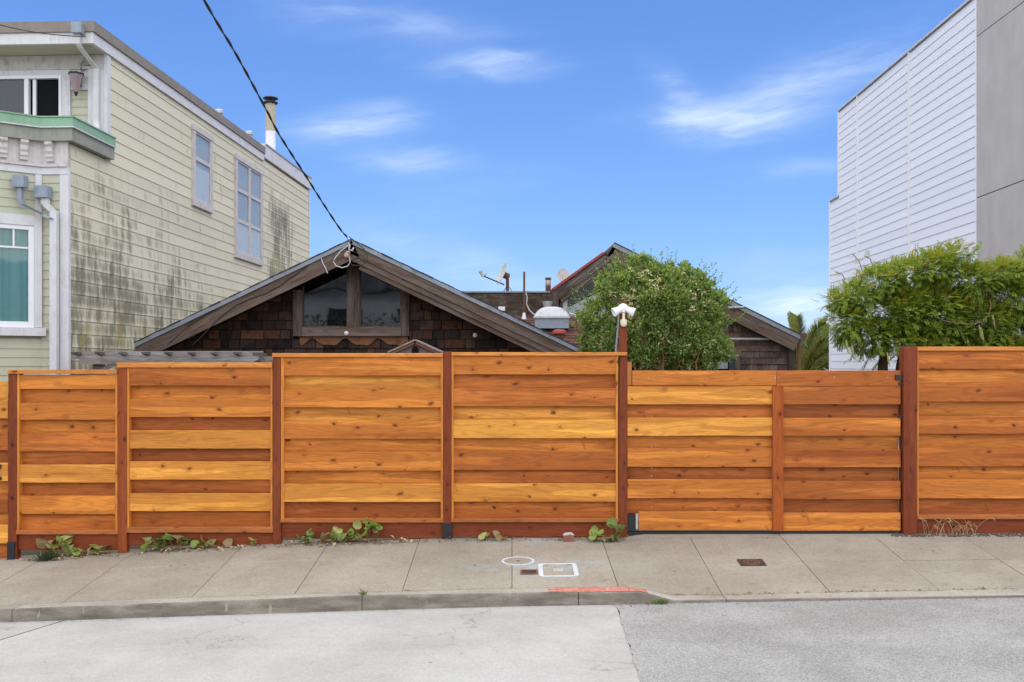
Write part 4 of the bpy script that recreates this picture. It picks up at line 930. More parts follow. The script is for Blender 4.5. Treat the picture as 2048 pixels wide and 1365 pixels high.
part('top_slat', box(PX(150, YP), PX(503, YP), YP + .5, YP + .54, PZ(704.5, YP) + .001, PZ(703.5, YP) + .012), 'grey_timber', perg)
for px in (190, 470):
    part('post', box(PX(px, YP) - .05, PX(px, YP) + .05, YP + .051, YP + .15, -.3, PZ(712, YP)), 'shaded_timber_y', perg); part('post', box(PX(px, YP) - .05, PX(px, YP) + .05, YP + .85, YP + .949, -.3, PZ(712, YP)), 'shaded_timber_y', perg)
part('brace', MB().tube([P(195, 745, YP + .07), P(232, 727, YP + .03)], .03, 4), 'grey_timber', perg)

# birdhouse peeking over the fence
bh = thing('birdhouse', 'little gabled wooden birdhouse with arched hole peeking over the fence', 'birdhouse', (PX(830, 10.5), 10.6, -.05))
Y0 = 10.45; bx = PX(830, Y0); az_ = PZ(682, Y0)
sb = (PZ(682, Y0) - PZ(705, Y0)) / (PX(880, Y0) - PX(830, Y0))
part('front', MB().prism([(bx - .21, az_ - .35), (bx + .21, az_ - .35), (bx + .21, az_ - .02 - sb * .21), (bx, az_ - .02), (bx - .21, az_ - .02 - sb * .21)], Y0 + .03, Y0 + .3), 'birdhouse_wall', bh)
part('hole', MB().prism([(bx - .035 + .0, az_ - .16), (bx + .035, az_ - .16), (bx + .035, az_ - .09)] + [(bx + .035 * math.cos(q), az_ - .09 + .035 * math.sin(q)) for q in (.5, 1, 1.57, 2.1, 2.6)] + [(bx - .035, az_ - .09)], Y0 + .026, Y0 + .0295), 'room_dark', bh)
for sgn in (-1, 1):
    th_ = math.atan(sb); t = Vector((sgn * math.cos(th_), 0, -math.sin(th_))); nn = Vector((sgn * math.sin(th_), 0, math.cos(th_))); A = Vector((bx, 0, az_))
    for nm, m_, y0_, y1_, d0, d1, u1 in (('roof_panel', 'grey_timber', Y0 - .02, Y0 + .34, .001, .016, .31), ('trim', 'copper', Y0, Y0 + .028, -.028, 0, .29)):
        vs = [tuple(A + t * u + nn * dd + Vector((0, y, 0))) for y in (y0_, y1_) for u, dd in ((0, d0), (u1, d0), (u1, d1), (0, d1))]
        part(nm, MB().add(vs, [(0, 1, 2, 3), (7, 6, 5, 4), (0, 4, 5, 1), (1, 5, 6, 2), (2, 6, 7, 3), (3, 7, 4, 0)]), m_, bh)
part('stand', box(bx - .05, bx + .05, Y0 + .1, Y0 + .2, -.1, az_ - .35), 'weathered_post', bh)

# ------------------------------------------------------------------ rear house
YH = 18.0
rear = thing('rear_house', 'dark weathered rear house with angled clerestory roof and shingled right end', 'house', (PX(1280, YH), YH + 1.5, -.1))
h = lambda px: PX(px, YH)
v = lambda py: PZ(py, YH)
APX, APZ, RX, RZ = h(1228), v(487), h(1603), v(672)
SR = (APZ - RZ) / (RX - APX)
part('parapet_wall', box(-5, h(1106), YH, YH + .15, -.3, v(586)), 'parapet_felt', rear)
part('parapet_coping', box(-5, h(1100), YH - .03, YH + .18, v(586) + .001, v(583)), 'drip_edge', rear)
part('flat_roof', box(-5, h(1106), YH + .16, 24, v(592) - .1, v(590)), 'parapet_felt', rear)
wall = part('end_wall', MB().prism([(h(1106), -.3), (RX - .12, -.3), (RX - .12, RZ - .12), (APX, APZ - .14), (h(1106), v(583) - .1)], YH + .3, YH + .4), 'weathered_beam', rear)
part('back_wall', MB().prism([(h(1106), -.3), (RX - .12, -.3), (RX - .12, RZ - .12), (APX, APZ - .14), (h(1106), v(583) - .1)], 23.8, 23.9), 'weathered_beam', rear)
part('right_wall', box(RX - .22, RX - .121, YH + .41, 23.79, -.3, RZ - .12), 'weathered_beam', rear)
def edge_slab(a, b, d0, d1, y0, y1):
    t = (b - a).normalized(); nn = Vector((-t.z, 0, t.x)); vs = []
    for y in (y0, y1):
        for p, dd in ((a, d0), (b, d0), (b, d1), (a, d1)): q = p + nn * dd; vs.append((q.x, y, q.z))
    return MB().add(vs, [(0, 1, 2, 3), (7, 6, 5, 4), (0, 4, 5, 1), (1, 5, 6, 2), (2, 6, 7, 3), (3, 7, 4, 0)])
def slanted(name, m, a, b, d0, d1, y0, y1, parent, **k):
    ang = math.atan2(b.z - a.z, b.x - a.x); o = part(name, edge_slab(a, b, d0, d1, y0, y1), m, parent, **k)
    return turn(o, -ang)
A_ = Vector((APX, 0, APZ)); B_ = Vector((RX, 0, RZ)); L0 = Vector((h(1105), 0, v(578))); L1 = Vector((h(1207), 0, v(505)))
rr = slanted('roof', 'weathered_beam', A_, B_, -.05, -.012, YH + .05, 24, rear)
slanted('drip_edge', 'drip_edge', A_, B_, -.07, .0, YH - .02, YH + .05, rr); slanted('roof_felt', 'roofing', A_, B_, .001, .018, YH - .03, 24, rr, color=(.05, .05, .055))
slanted('rake_board', 'weathered_beam', A_, B_, -.30, -.072, YH, YH + .05, rear)
rl = slanted('roof', 'red_paint', L0, L1, -.03, .012, YH - .03, 24, rear, label='clerestory roof with red painted edge')
slanted('rake_board', 'peeling_beam', L0, L1, -.20, -.032, YH, YH + .06, rear); slanted('rake_board', 'peeling_beam', L0, L1, -.31, -.198, YH + .03, YH + .09, rear)
slanted('roof_kink', 'peeling_beam', L1 + Vector((.01, 0, .0)), A_, -.12, .0, YH, YH + .25, rear)
part('post', box(h(1214), h(1247), YH + .06, YH + .16, v(640), v(512)), 'weathered_post', rear); part('post', box(h(1103), h(1117), YH - .02, YH + .1, v(645), v(583)), 'weathered_post', rear); part('post', box(h(1120), h(1126), YH + .1, YH + .18, v(640), v(590)), 'weathered_post', rear)
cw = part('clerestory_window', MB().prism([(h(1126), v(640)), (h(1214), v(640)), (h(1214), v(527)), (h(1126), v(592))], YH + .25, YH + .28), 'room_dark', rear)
part('pale_panel', MB().prism([(h(1136), v(640)), (h(1213), v(640)), (h(1213), v(577)), (h(1136), v(615))], YH + .235, YH + .245), 'pale_backing', cw)  # pale board behind the lower right of the pane
part('pane', MB().prism([(h(1126), v(640)), (h(1214), v(640)), (h(1214), v(527)), (h(1126), v(592))], YH + .2, YH + .205), 'glass_side', cw)
part('window_bar', box(h(1126), h(1136), YH + .17, YH + .22, v(640), v(592)), 'galvanised', cw)
# low front roof of dark red shingles, course by course
ye0, ye1, ze0, ze1 = 16.42, 17.97, PZ(690, 16.42), v(634)
fw = part('front_roof', MB().add([(-1.2, ye0, ze0 - .05), (2.9, ye0, ze0 - .05), (2.9, ye1, ze1 - .05), (-1.2, ye1, ze1 - .05), (-1.2, ye0, ze0), (2.9, ye0, ze0), (2.9, ye1, ze1), (-1.2, ye1, ze1)],
     [(0, 3, 2, 1), (4, 5, 6, 7), (0, 1, 5, 4), (1, 2, 6, 5), (2, 3, 7, 6), (3, 0, 4, 7)]), 'weathered_beam', rear)
n = 11
for i in range(n):
    a, b = i / n, min(1, (i + 1.15) / n); ya, yb = ye0 + (ye1 - ye0) * a - .01, ye0 + (ye1 - ye0) * b; za, zb_ = ze0 + (ze1 - ze0) * a, ze0 + (ze1 - ze0) * b
    x = -1.2 + R.uniform(-.2, 0)
    while x < 2.9:
        wd = R.uniform(.22, .42); x1 = min(2.9, x + wd); t_ = .022 + R.uniform(0, .014); j = R.uniform(-.012, .012)
        if x1 > .0 and x < 2.2:
            xa = max(x, -1.2)
            part('roof_shingle', MB().add([(xa + .003, ya + j, za + .002), (x1 - .003, ya + j, za + .002), (x1 - .003, yb, zb_ + .003), (xa + .003, yb, zb_ + .003), (xa + .003, ya + j, za + t_), (x1 - .003, ya + j, za + t_), (x1 - .003, yb, zb_ + .008), (xa + .003, yb, zb_ + .008)],
             [(0, 3, 2, 1), (4, 5, 6, 7), (0, 1, 5, 4), (1, 2, 6, 5), (2, 3, 7, 6), (3, 0, 4, 7)]), 'roofing', fw, jit(srgb(112, 80, 72), .22))
        x += wd
part('front_wall', box(-1.1, 2.8, ye0 + .45, ye0 + .55, -.3, ze0 + .08), 'weathered_beam', rear); part('eave_board', box(-1.2, 2.9, ye0 + .02, ye0 + .06, ze0 - .2, ze0 - .052), 'weathered_beam', rear)
# shingled right end
ex = 13.0 / F * (YH + .3); xa, xb = h(1425), h(1583); YQ = YH + .3
zz = v(742); k = 0
SH2 = [srgb(112, 96, 86), srgb(102, 86, 77), srgb(120, 102, 92), srgb(94, 79, 72), srgb(114, 92, 76), srgb(106, 94, 88)]
while zz < v(600):
    x = xa
    while x < xb:
        wd = R.uniform(.06, .14); poly = [(x + .002, zz), (min(x + wd, xb) - .002, zz), (min(x + wd, xb) - .002, zz + ex + .02), (x + .002, zz + ex + .02)]
        poly = clip(poly, SR, 1, APZ - .31 + SR * APX)
        if x < h(1478) and zz < v(712): poly = clip(poly, -1, 0, -h(1484)) if x + wd > h(1484) + .03 else []
        if len(poly) >= 3:
            z_ = zz; th = R.uniform(.024, .04)
            part('shingle', MB().prism(poly, 0, YQ - .001, lambda X_, Z_: YQ - .004 - th * max(0, 1 - (Z_ - z_) / ex)), 'shingle', wall, jit(srgb(176, 160, 150) if (R.random() < .02) else R.choice(SH2), .08))
        x += wd
    zz += ex; k += 1
part('corner_post', box(h(1583), h(1599), YH + .2, YH + .295, -.3, v(675)), 'weathered_post', rear)
part('band_board', box(h(1420), h(1488), YH + .2, YH + .27, v(712), v(700)), 'weathered_beam', rear)
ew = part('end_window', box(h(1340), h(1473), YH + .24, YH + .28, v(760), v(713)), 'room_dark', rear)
part('window_frame', MB().box(h(1463), h(1473), YH + .18, YH + .239, v(760), v(716)).box(h(1340), h(1473), YH + .18, YH + .238, v(716), v(713)).box(h(1395), h(1402), YH + .18, YH + .237, v(760), v(716)), 'green_frame', ew)
part('blind', MB().box(h(1404), h(1461), YH + .225, YH + .232, v(738), v(722)).box(h(1345), h(1393), YH + .225, YH + .232, v(742), v(735)), 'galvanised', ew); part('pane', box(h(1341), h(1462), YH + .2, YH + .205, v(760), v(717)), 'glass_side', ew)
part('casing', box(h(1474), h(1486), YH + .2, YH + .28, -.3, v(712) - .002), 'weathered_post', rear)
gt = part('gutter', MB().tube([(h(1452), YH + .12, v(678)), (h(1607), YH + .12, v(678))], .022, 8), 'galvanised', rear); part('gutter', MB().tube([(h(1455), YH - .05, v(616)), (h(1487), YH - .05, v(615))], .018, 8), 'galvanised', rear)
part('hanger', box(h(1470), h(1473), YH - .03, YH + .2, v(640), v(616)), 'rust', rear)
part('gutter_end', box(h(1600), h(1612), YH - .05, YH + .2, v(677), v(667)), 'rust', rear); part('downspout', MB().tube([(h(1602), YH + .12, v(680)), (h(1602), YH + .14, -.2)], .03, 8), 'copper', rear)
part('brace', MB().tube([(h(1586), YH + .2, v(700)), (h(1595), YH + .13, v(680))], .012, 6), 'rust', rear)
# rooftop things
def on_roof(Y): return ze0 + (ze1 - ze0) * (Y - ye0) / (ye1 - ye0)
Yk = 17.15; k0 = on_roof(Yk - .2)
sk = thing('metal_skylight', 'galvanised domed vent hood sitting on the red shingle roof', 'vent', (PX(1103, Yk), Yk, k0))
xa, xb = PX(1067, Yk), PX(1139, Yk); za, zb_ = PZ(652, Yk), PZ(638, Yk)
part('kerb_box', box(xa + .02, xb - .02, Yk - .2, Yk + .2, za - .05, zb_), 'blue_metal', sk)
mb = MB(); vs = []; nu = 16; nv_ = 8
for i in range(nu + 1):
    for j in range(nv_ + 1):
        a, b = i / nu * 2 - 1, j / nv_ * 2 - 1; hgt = (max(0, 1 - abs(a) ** 3.0)) ** .8 * (max(0, 1 - abs(b) ** 4)) ** .7
        vs.append(((xa + xb) / 2 + a * (xb - xa) / 2, Yk + b * .23, zb_ + .03 + hgt * .175))
mb.add(vs, [(i * (nv_ + 1) + j, (i + 1) * (nv_ + 1) + j, (i + 1) * (nv_ + 1) + j + 1, i * (nv_ + 1) + j + 1) for i in range(nu) for j in range(nv_)]); mb.smooth = True
part('dome', mb, 'galvanised', sk); part('flange', box(xa, xb, Yk - .23, Yk + .23, zb_ + .001, zb_ + .034), 'galvanised', sk)
Yc = 17.75; part_c = thing('vent_cone', 'flared grey metal vent cone behind the domed hood', 'vent', (PX(1095, Yc), Yc, on_roof(Yc)))
part('cone', MB().lathe([(.07, on_roof(Yc) - PZ(603, Yc)), (.06, -.13), (.095, .0), (.09, .0), (.055, -.1)], (PX(1095, Yc), Yc, PZ(603, Yc)), 18), 'galvanised', part_c)
part('cone_collar', MB().lathe([(.09, 0), (.075, .05)], (PX(1095, Yc), Yc, on_roof(Yc) - .01), 16), 'blue_metal', part_c)
Yv = 16.75; rv = thing('mushroom_vent', 'small red mushroom roof vent below the domed hood', 'vent', (PX(1119, Yv), Yv, on_roof(Yv)))
part('stem', MB().lathe([(.085, on_roof(Yv) - PZ(668, Yv) - .03), (.085, 0)], (PX(1119, Yv), Yv, PZ(668, Yv)), 16), 'rust', rv); part('cap', MB().lathe([(.122, 0), (.122, .03), (.10, .06), (.05, .075)], (PX(1119, Yv), Yv, PZ(668, Yv) + .001), 18), 'red_paint', rv)
for i in range(4): part('louvre', MB().lathe([(.098, 0), (.09, .015)], (PX(1119, Yv), Yv, PZ(668, Yv) - .028 - i * .024), 16), 'rust', rv)
Yq = 17.8; vp = thing('vent_pipe', 'slim rusty vent pipe with white boot beside the domed hood', 'pipe', (PX(1048, Yq), Yq, on_roof(Yq)))
part('pipe', MB().tube([(PX(1048, Yq), Yq, on_roof(Yq)), (PX(1048.5, Yq), Yq, PZ(544, Yq))], .02, 8), 'rust', vp); part('boot', MB().lathe([(.05, 0), (.035, .05), (.024, .12)], (PX(1048, Yq), Yq, on_roof(Yq)), 12), 'white_vinyl', vp)
single('white_cable', MB().tube([P(a, b, 17.85) for a, b in ((1052, 586), (1054, 595), (1053, 608), (1058, 620), (1066, 628), (1075, 632))], .012, 6), 'white_cable', 'white cable looping from the parapet down to the domed hood', 'cable')
single('white_cable', MB().tube([P(a, b, y) for a, b, y in ((1139, 627, 17.3), (1150, 630, 17.2), (1155, 640, 17.0), (1165, 650, 16.9), (1175, 655, 16.8), (1192, 662, 16.7))], .012, 6), 'white_cable', 'white cable trailing from the domed hood towards the honeysuckle', 'cable')
single('junction_box', box(h(997), h(1010), YH - .06, YH - .001, v(622), v(614)), 'white_plastic', 'small white box on the dark parapet wall', 'box')
ch = thing('roof_stack', 'short rusty stovepipe with square cap on the parapet by the small dish', 'chimney', (h(1098), YH + .4, v(590)))
part('stack', MB().lathe([(.05, 0), (.05, v(568) - v(590))], (h(1098), YH + .4, v(590)), 14), 'rust', ch); part('collar', MB().lathe([(.045, 0), (.055, .03), (.045, .1)], (h(1098), YH + .4, v(568) + .001), 14), 'galvanised', ch); part('cap', box(h(1092), h(1104), YH + .34, YH + .46, v(556), v(552)), 'rust', ch)
def dish(name, label, c, rw, rh, nrm, base, arm):
    t_ = thing(name, label, 'satellite dish', tuple(base)); nrm = Vector(nrm).normalized(); q_ = nrm.to_track_quat('Z', 'Y').to_matrix(); mb = MB(); prof = []
    N_ = 7
    for i in range(N_ + 1): r = i / N_; prof.append((r, .18 * r * r))
    for i in range(N_, -1, -1): r = i / N_; prof.append((r, .18 * r * r - .035))
    k0 = len(mb.v); mb.lathe([(max(r, .001), hh) for r, hh in prof], (0, 0, 0), 28)
    mb.v = [tuple(Vector(c) + q_ @ Vector((x * rw, y * rh, z * rw))) for x, y, z in mb.v]
    part('reflector', mb, 'dish_paint', t_); bk = Vector(c) - nrm * .07
    part('mast', MB().tube([base, (base[0], base[1], bk.z - .05), bk], [.03, .03, .035], 8), 'rust', t_)
    part('bracket', MB().lathe([(.06, -.05), (.06, .055)], bk, 10, q_), 'rust', t_)
    return t_, nrm
dc = P(1006, 549, YH + .5); db = P(1015, 586, YH + .5)
D1, nr = dish('satellite_dish', 'large tilted satellite dish with feed arm on the rear parapet', dc, .17, .22, (-.86, -.32, .40), (db.x, db.y, v(591)), True)
lnb = P(964, 549, YH + .35); part('feed_arm', MB().tube([dc + Vector((.02, .03, -.19)), lnb + Vector((0, 0, -.02))], .012, 6), 'black_metal', D1)
part('feed_horn', MB().lathe([(.02, -.05), (.028, 0), (.045, .06)], lnb, 10, Matrix.Rotation(rad(-20), 3, 'Y')), 'dish_paint', D1); part('horn_clip', MB().tube([lnb + Vector((.0, 0, -.03)), lnb + Vector((.06, 0, -.01)), lnb + Vector((.08, 0, .02))], .014, 6), 'galvanised', D1)
for dx in (-.13, .16): part('stay', MB().tube([db + Vector((0, 0, .14)), (db.x + dx, db.y, v(590) + .002)], .006, 5), 'black_metal', D1)
dc2 = P(1126, 551, YH + .9); D2, _ = dish('satellite_dish', 'small round white dish behind the red-edged clerestory roof', dc2, .125, .125, (.12, -.95, .2), (dc2.x, dc2.y + .1, v(594)), False)
part('feed_horn', MB().lathe([(.03, 0), (.03, .05)], dc2 + Vector((0, -.12, 0)), 10, Matrix.Rotation(rad(90), 3, 'X')), 'galvanised', D2)
for q in (.6, 2.6, 4.6): part('stay', MB().tube([dc2 + Vector((.05 * math.cos(q), -.11, .05 * math.sin(q))), dc2 + Vector((.09 * math.cos(q), .0, .09 * math.sin(q)))], .005, 5), 'galvanised', D2)

# ------------------------------------------------------------------ white building at right
BETA = math.atan((1075 - 1024) / F); W0 = (7.448, 16.0)
H2 = thing('white_building', 'tall white lap-sided building with grey stucco block at right', 'building', (W0[0], W0[1], -.3), -BETA, local=True); ORG[H2] = Vector((0, 0, -.3))
K2 = (7.448 - .0255 * 16) * F
def w2(px): return (K2 / (px - 1075) - 16) / math.cos(BETA)
ys_ = [0.02, w2(1818), w2(1715), w2(1677)]; yl2 = w2(1660); ztop, zlow = 7.63, 5.66
body = part('wall', MB().box(.03, 6, .0, ys_[3], -.4, ztop).box(.03, 6, ys_[3] + .001, yl2, -.4, zlow), 'white_siding', H2)
part('stucco_block', box(-.015, 6, -4, -.002, -.4, 4.385), 'stucco', H2); part('stucco_block', box(-.015, 6, -4, -.002, 4.40, 6.965), 'stucco', H2); part('stucco_block', box(-.015, 6, -4, -.002, 6.98, 10.5), 'stucco', H2)
part('joint_strip', box(.0, 5.9, -3.9, -.01, 4.386, 4.399), 'black_metal', H2); part('joint_strip', box(.0, 5.9, -3.9, -.01, 6.966, 6.979), 'black_metal', H2)
E3 = .1715; zrow = CH + (HZ - 12) / F * 16 - 38 * E3
while zrow < ztop - .02:
    hh = min(E3, ztop - zrow)
    for k, (a, b) in enumerate(zip(ys_, ys_[1:])):
        if k == 2 and zrow + E3 * .5 < zlow: b = yl2
        h2 = hh if not (k == 2 and b == yl2) else min(hh, zlow - zrow)
        a += .022; b -= .022; e = .008
        part('siding_board', MB().add([(.029, a, zrow), (.006, a, zrow), (.017, a, zrow + h2 + e), (.029, a, zrow + h2 + e), (.029, b, zrow), (.006, b, zrow), (.017, b, zrow + h2 + e), (.029, b, zrow + h2 + e)],
            [(0, 1, 2, 3), (7, 6, 5, 4), (0, 4, 5, 1), (1, 5, 6, 2), (2, 6, 7, 3), (3, 7, 4, 0)]), 'white_siding', body)
    zrow += E3
for y_, zt_ in ((ys_[0], ztop), (ys_[1], ztop + .02), (ys_[2], ztop + .02), (ys_[3] - .001, ztop + .02), (yl2, zlow)):
    part('trim_strip', box(-.02, .028, y_ - .02, y_ + .02, -.3 if y_ != ys_[3] - .001 else zlow + .03, zt_), 'white_siding', H2)
part('roof_edge', box(-.03, 6, .0, ys_[3] + .03, ztop + .022, ztop + .05), 'white_trim', H2); part('roof_edge', box(-.03, 6, ys_[3] + .02, yl2 + .03, zlow + .001, zlow + .028), 'white_trim', H2)

# ------------------------------------------------------------------ foliage
def rot_to(d_, spin):
    q_ = Vector(d_).normalized().to_track_quat('Y', 'Z').to_matrix(); return q_ @ Matrix.Rotation(spin, 3, 'Y')
def add_leaf(V, Fc, o, M, L, W_, fold=.25, droop=.15):
    k = len(V)
    for p in ((0, 0, 0), (-W_ / 2, L * .45, fold * W_), (0, L * .5, 0), (W_ / 2, L * .45, fold * W_), (0, L, -droop * L)):
        q_ = o + M @ Vector(p); V.append((q_.x, q_.y, q_.z))
    Fc += [(k, k + 2, k + 1), (k, k + 3, k + 2), (k + 1, k + 2, k + 4), (k + 2, k + 3, k + 4)]
def rvec(): 
    while True:
        q_ = Vector((R.uniform(-1, 1), R.uniform(-1, 1), R.uniform(-1, 1)))
        if .05 < q_.length < 1: return q_.normalized()
YS = 11.8
hs = thing('honeysuckle_bush', 'big rounded honeysuckle bush with pale yellow blossoms behind the floodlight post', 'bush', (PX(1315, YS), YS, zf(1.6) - .03))
ol = [(0, 146), (20, 141), (45, 130), (70, 124), (90, 128), (115, 136), (140, 146), (165, 160), (185, 165), (200, 160), (220, 150), (245, 125), (270, 105), (295, 110), (320, 150), (340, 152), (360, 146)]
def orad(deg): return lerp_tab(ol, deg % 360)
cx, cy = 1308, 646; S_ = YS / F; V = []; Fc = []; BV = []; BF = []
def hpt(deg, r, dep): 
    rr_ = orad(deg) * (.97 + .13 * mnoise.noise((math.cos(rad(deg)) * 2.2, math.sin(rad(deg)) * 2.2, 3.7)) + .12 * mnoise.noise((math.cos(rad(deg)) * 5.5, math.sin(rad(deg)) * 5.5, 8.7))) * r
    return Vector((PX(cx + rr_ * math.cos(rad(deg)), YS), YS + dep, PZ(cy - rr_ * math.sin(rad(deg)), YS)))
cc = Vector((PX(cx, YS), YS, PZ(cy, YS)))
for i in range(1700):
    deg = R.uniform(0, 360); r = R.random() ** .5; dmax = .62 * math.sqrt(max(0, 1 - r * r)); surf = R.random() < .72
    dep = -dmax * R.uniform(.82, 1.03) if surf else R.uniform(-dmax, dmax)
    c = hpt(deg, r, dep)
    out = (c - cc); out.y *= 1.3; out = out.normalized(); lump = mnoise.noise(c * 4.2)
    if lump < -.36 and surf: continue
    c += out * (.15 * lump)
    for k in range(25):
        dd = (out * .8 + rvec() * .9 + Vector((0, 0, .25))).normalized(); p = c + rvec() * R.uniform(0, .068)
        L = R.uniform(.03, .056); add_leaf(V, Fc, p, rot_to(dd, R.uniform(0, 6.28)), L, L * R.uniform(.5, .65))
for i in range(70):           # shoots that break the outline
    deg = R.uniform(-5, 190); c = hpt(deg, .97, R.uniform(-.25, .2)); dr = ((c - cc).normalized() + Vector((R.uniform(-.3, .3), 0, .55))).normalized(); ln = R.uniform(.08, .26)
    for k in range(int(ln / .012)):
        p = c + dr * (k * .013); add_leaf(V, Fc, p, rot_to((dr * .5 + rvec()).normalized(), R.uniform(0, 6.28)), R.uniform(.02, .036), .016)
mb = MB(); mb.add(V, Fc); part('crown', mb, 'honeysuckle_leaf', hs)
for i in range(95):
    deg = R.choice([R.uniform(20, 120), R.uniform(130, 215), R.uniform(0, 360)]); r = R.uniform(.35, 1.0); c = hpt(deg, r, -.62 * math.sqrt(max(0, 1 - min(r, 1) ** 2)) * 1.04 - .02)
    for k in range(R.randint(4, 9)): add_leaf(BV, BF, c + rvec() * .022, rot_to((rvec() + Vector((0, -.6, .3))).normalized(), R.uniform(0, 6)), R.uniform(.03, .055), .016, .1, .5)
part('blossoms', MB().add(BV, BF), 'blossom', hs)
mb = MB(); 
for i in range(9):
    x = PX(1312, YS) + R.uniform(-.42, .42); y = YS + R.uniform(-.2, .2); pts = [Vector((x * .6 + PX(1312, YS) * .4, y, zf(1.5) - .03))]
    for k in range(1, 8): pts.append(pts[-1] + Vector((R.uniform(-.05, .05) + (x - pts[0].x) * .12, R.uniform(-.04, .04), .33)))
    mb.tube(pts, [.03 - .002 * k for k in range(len(pts))], 6)
part('trunk', mb, 'bark', hs)
mb = MB()
for px in (1290, 1318, 1325, 1262, 1352, 1238, 1395):
    a = P(px, 675 + R.uniform(-20, 10), YS - .5); pts = [a]
    for k in range(6): pts.append(pts[-1] + Vector((R.uniform(-.025, .025), R.uniform(-.01, .02), -.075)))
    mb.tube(pts, .008, 5)
    for k in range(26):
        p = pts[R.randint(0, 6)] + rvec() * .03; vs = []; fs = []; add_leaf(vs, fs, p, rot_to((rvec() + Vector((0, 0, -1))).normalized(), R.uniform(0, 6)), .035, .018); mb.add(vs, fs)
mb.smooth = False; part('dry_vines', mb, 'dead_leaf', hs)

# wisteria: compound leaves with paired leaflets
YT = 12.0
ws = thing('wisteria_tree', 'spreading wisteria tree with feathery yellow-green leaves behind the right fence', 'tree', (PX(1775, YT), YT + .1, zf(4.5) - .03))
lobes = [(1690, 640, 44, 58), (1672, 600, 28, 30), (1712, 590, 44, 44), (1735, 668, 50, 52), (1755, 562, 50, 44), (1800, 620, 70, 68), (1812, 545, 52, 42), (1790, 680, 55, 40), (1868, 535, 55, 50), (1905, 508, 42, 36), (1870, 625, 85, 78), (1935, 560, 60, 50), (1950, 650, 85, 72), (2000, 545, 50, 42), (2040, 600, 80, 70), (2060, 530, 50, 44), (2070, 670, 90, 60), (2130, 590, 85, 85), (2190, 640, 80, 80), (1850, 695, 62, 46), (1935, 700, 72, 46), (2010, 705, 72, 44)]
V = []; Fc = []; TV = []; TF = []; SV = MB()
def compound(V, Fc, o, d0, L, n, side=None):
    d_ = Vector(d0).normalized(); sd_ = d_.cross(Vector((0, 0, 1)))
    if sd_.length < .1: sd_ = Vector((1, 0, 0))
    sd_.normalize(); p = Vector(o); st = L / n
    for i in range(n):
        d_ = (d_ + Vector((0, 0, -.05 - .05 * i / n))).normalized(); p = p + d_ * st; up = sd_.cross(d_); ll = L * .27 * (1 - .45 * abs(i / n - .4))
        for s_ in (-1, 1):
            ld = (sd_ * s_ * .85 + d_ * .55 + Vector((0, 0, -.18))).normalized(); k = len(V)
            wv = ld.cross(up).normalized() * ll * .25; tip = p + ld * ll + Vector((0, 0, -.12 * ll)); md = p + ld * ll * .45
            for q_ in (p, md + wv, tip, md - wv): V.append(tuple(q_))
            Fc.append((k, k + 1, k + 2)); Fc.append((k, k + 2, k + 3))
for px, py, rx, ry in lobes:
    rx -= 16; ry -= 18; c = P(px, py + 4, YT); nl = int(rx * ry / 2.0) + 60
    for i in range(nl):
        q_ = rvec()
        if q_.y > .35 and R.random() < .75: q_.y = -q_.y
        rr_ = R.uniform(.62, 1.0) if R.random() < .8 else R.uniform(.2, .62)
        o = c + Vector((q_.x * rx * YT / F, q_.y * .42, q_.z * ry * YT / F)) * rr_ + Vector((0, R.uniform(-.1, .2), 0))
        if mnoise.noise(o * 3.4) < -.3: continue
        dd = (q_ * .7 + rvec() * .55 + Vector((0, -.2, .25))).normalized()
        tip = q_.z > .2 and rr_ > .72 and R.random() < .4 * (1.25 if px < 1700 else 1)
        compound(TV if tip else V, TF if tip else Fc, o, dd, R.uniform(.08, .15), R.randint(6, 8))
for px, py, tx, ty in ((1725, 545, 1705, 508), (1745, 530, 1728, 512), (1870, 505, 1885, 486), (1905, 490, 1925, 478), (1930, 500, 1948, 486), (1835, 520, 1830, 500), (1690, 560, 1672, 545), (1665, 605, 1648, 592), (1740, 705, 1728, 735), (1760, 715, 1745, 742), (1715, 690, 1700, 722)):
    a, b = P(px, py, YT - .2), P(tx, ty, YT - .25); part('tendril', MB().tube([a, (a + b) / 2 + Vector((.02, 0, .02)), b], .005, 5), 'dry_stem', ws)
    for k in range(4): compound(TV if ty < 600 else V, TF if ty < 600 else Fc, a + (b - a) * R.uniform(.3, 1), rvec() + (b - a).normalized(), R.uniform(.07, .13), 5)
part('crown', MB().add(V, Fc), 'wisteria_leaf', ws); part('young_leaves', MB().add(TV, TF), 'wisteria_tip', ws)
tr = MB(); b0 = Vector((PX(1772, YT), YT + .1, zf(4.5) - .05))
tr.tube([b0, b0 + Vector((.01, 0, .9)), b0 + Vector((0, 0, 1.75)), b0 + Vector((.08, .02, 2.2)), b0 + Vector((.3, 0, 2.6))], [.075, .065, .06, .05, .03], 9)
for dx, t_ in ((.13, (.35, -.05, 2.5)), (.2, (.9, .1, 2.4)), (-.02, (-.35, -.1, 2.4)), (.16, (1.6, 0, 2.45))):
    tr.tube([b0 + Vector((dx * .6, .03, 0)), b0 + Vector((dx, .03, 1.2)), b0 + Vector((dx + .06, .02, 1.75)), b0 + Vector(t_)], [.03, .026, .022, .012], 7)
part('trunk', tr, 'bark', ws)
SV.tube([P(1882, 640, YT - .5), P(1900, 645, YT - .55), P(1940, 649, YT - .56), P(1965, 645, YT - .56), P(1978, 630, YT - .56), P(1982, 612, YT - .55), P(1980, 600, YT - .55)], .006, 5)
part('tendril', SV, 'dry_stem', ws)
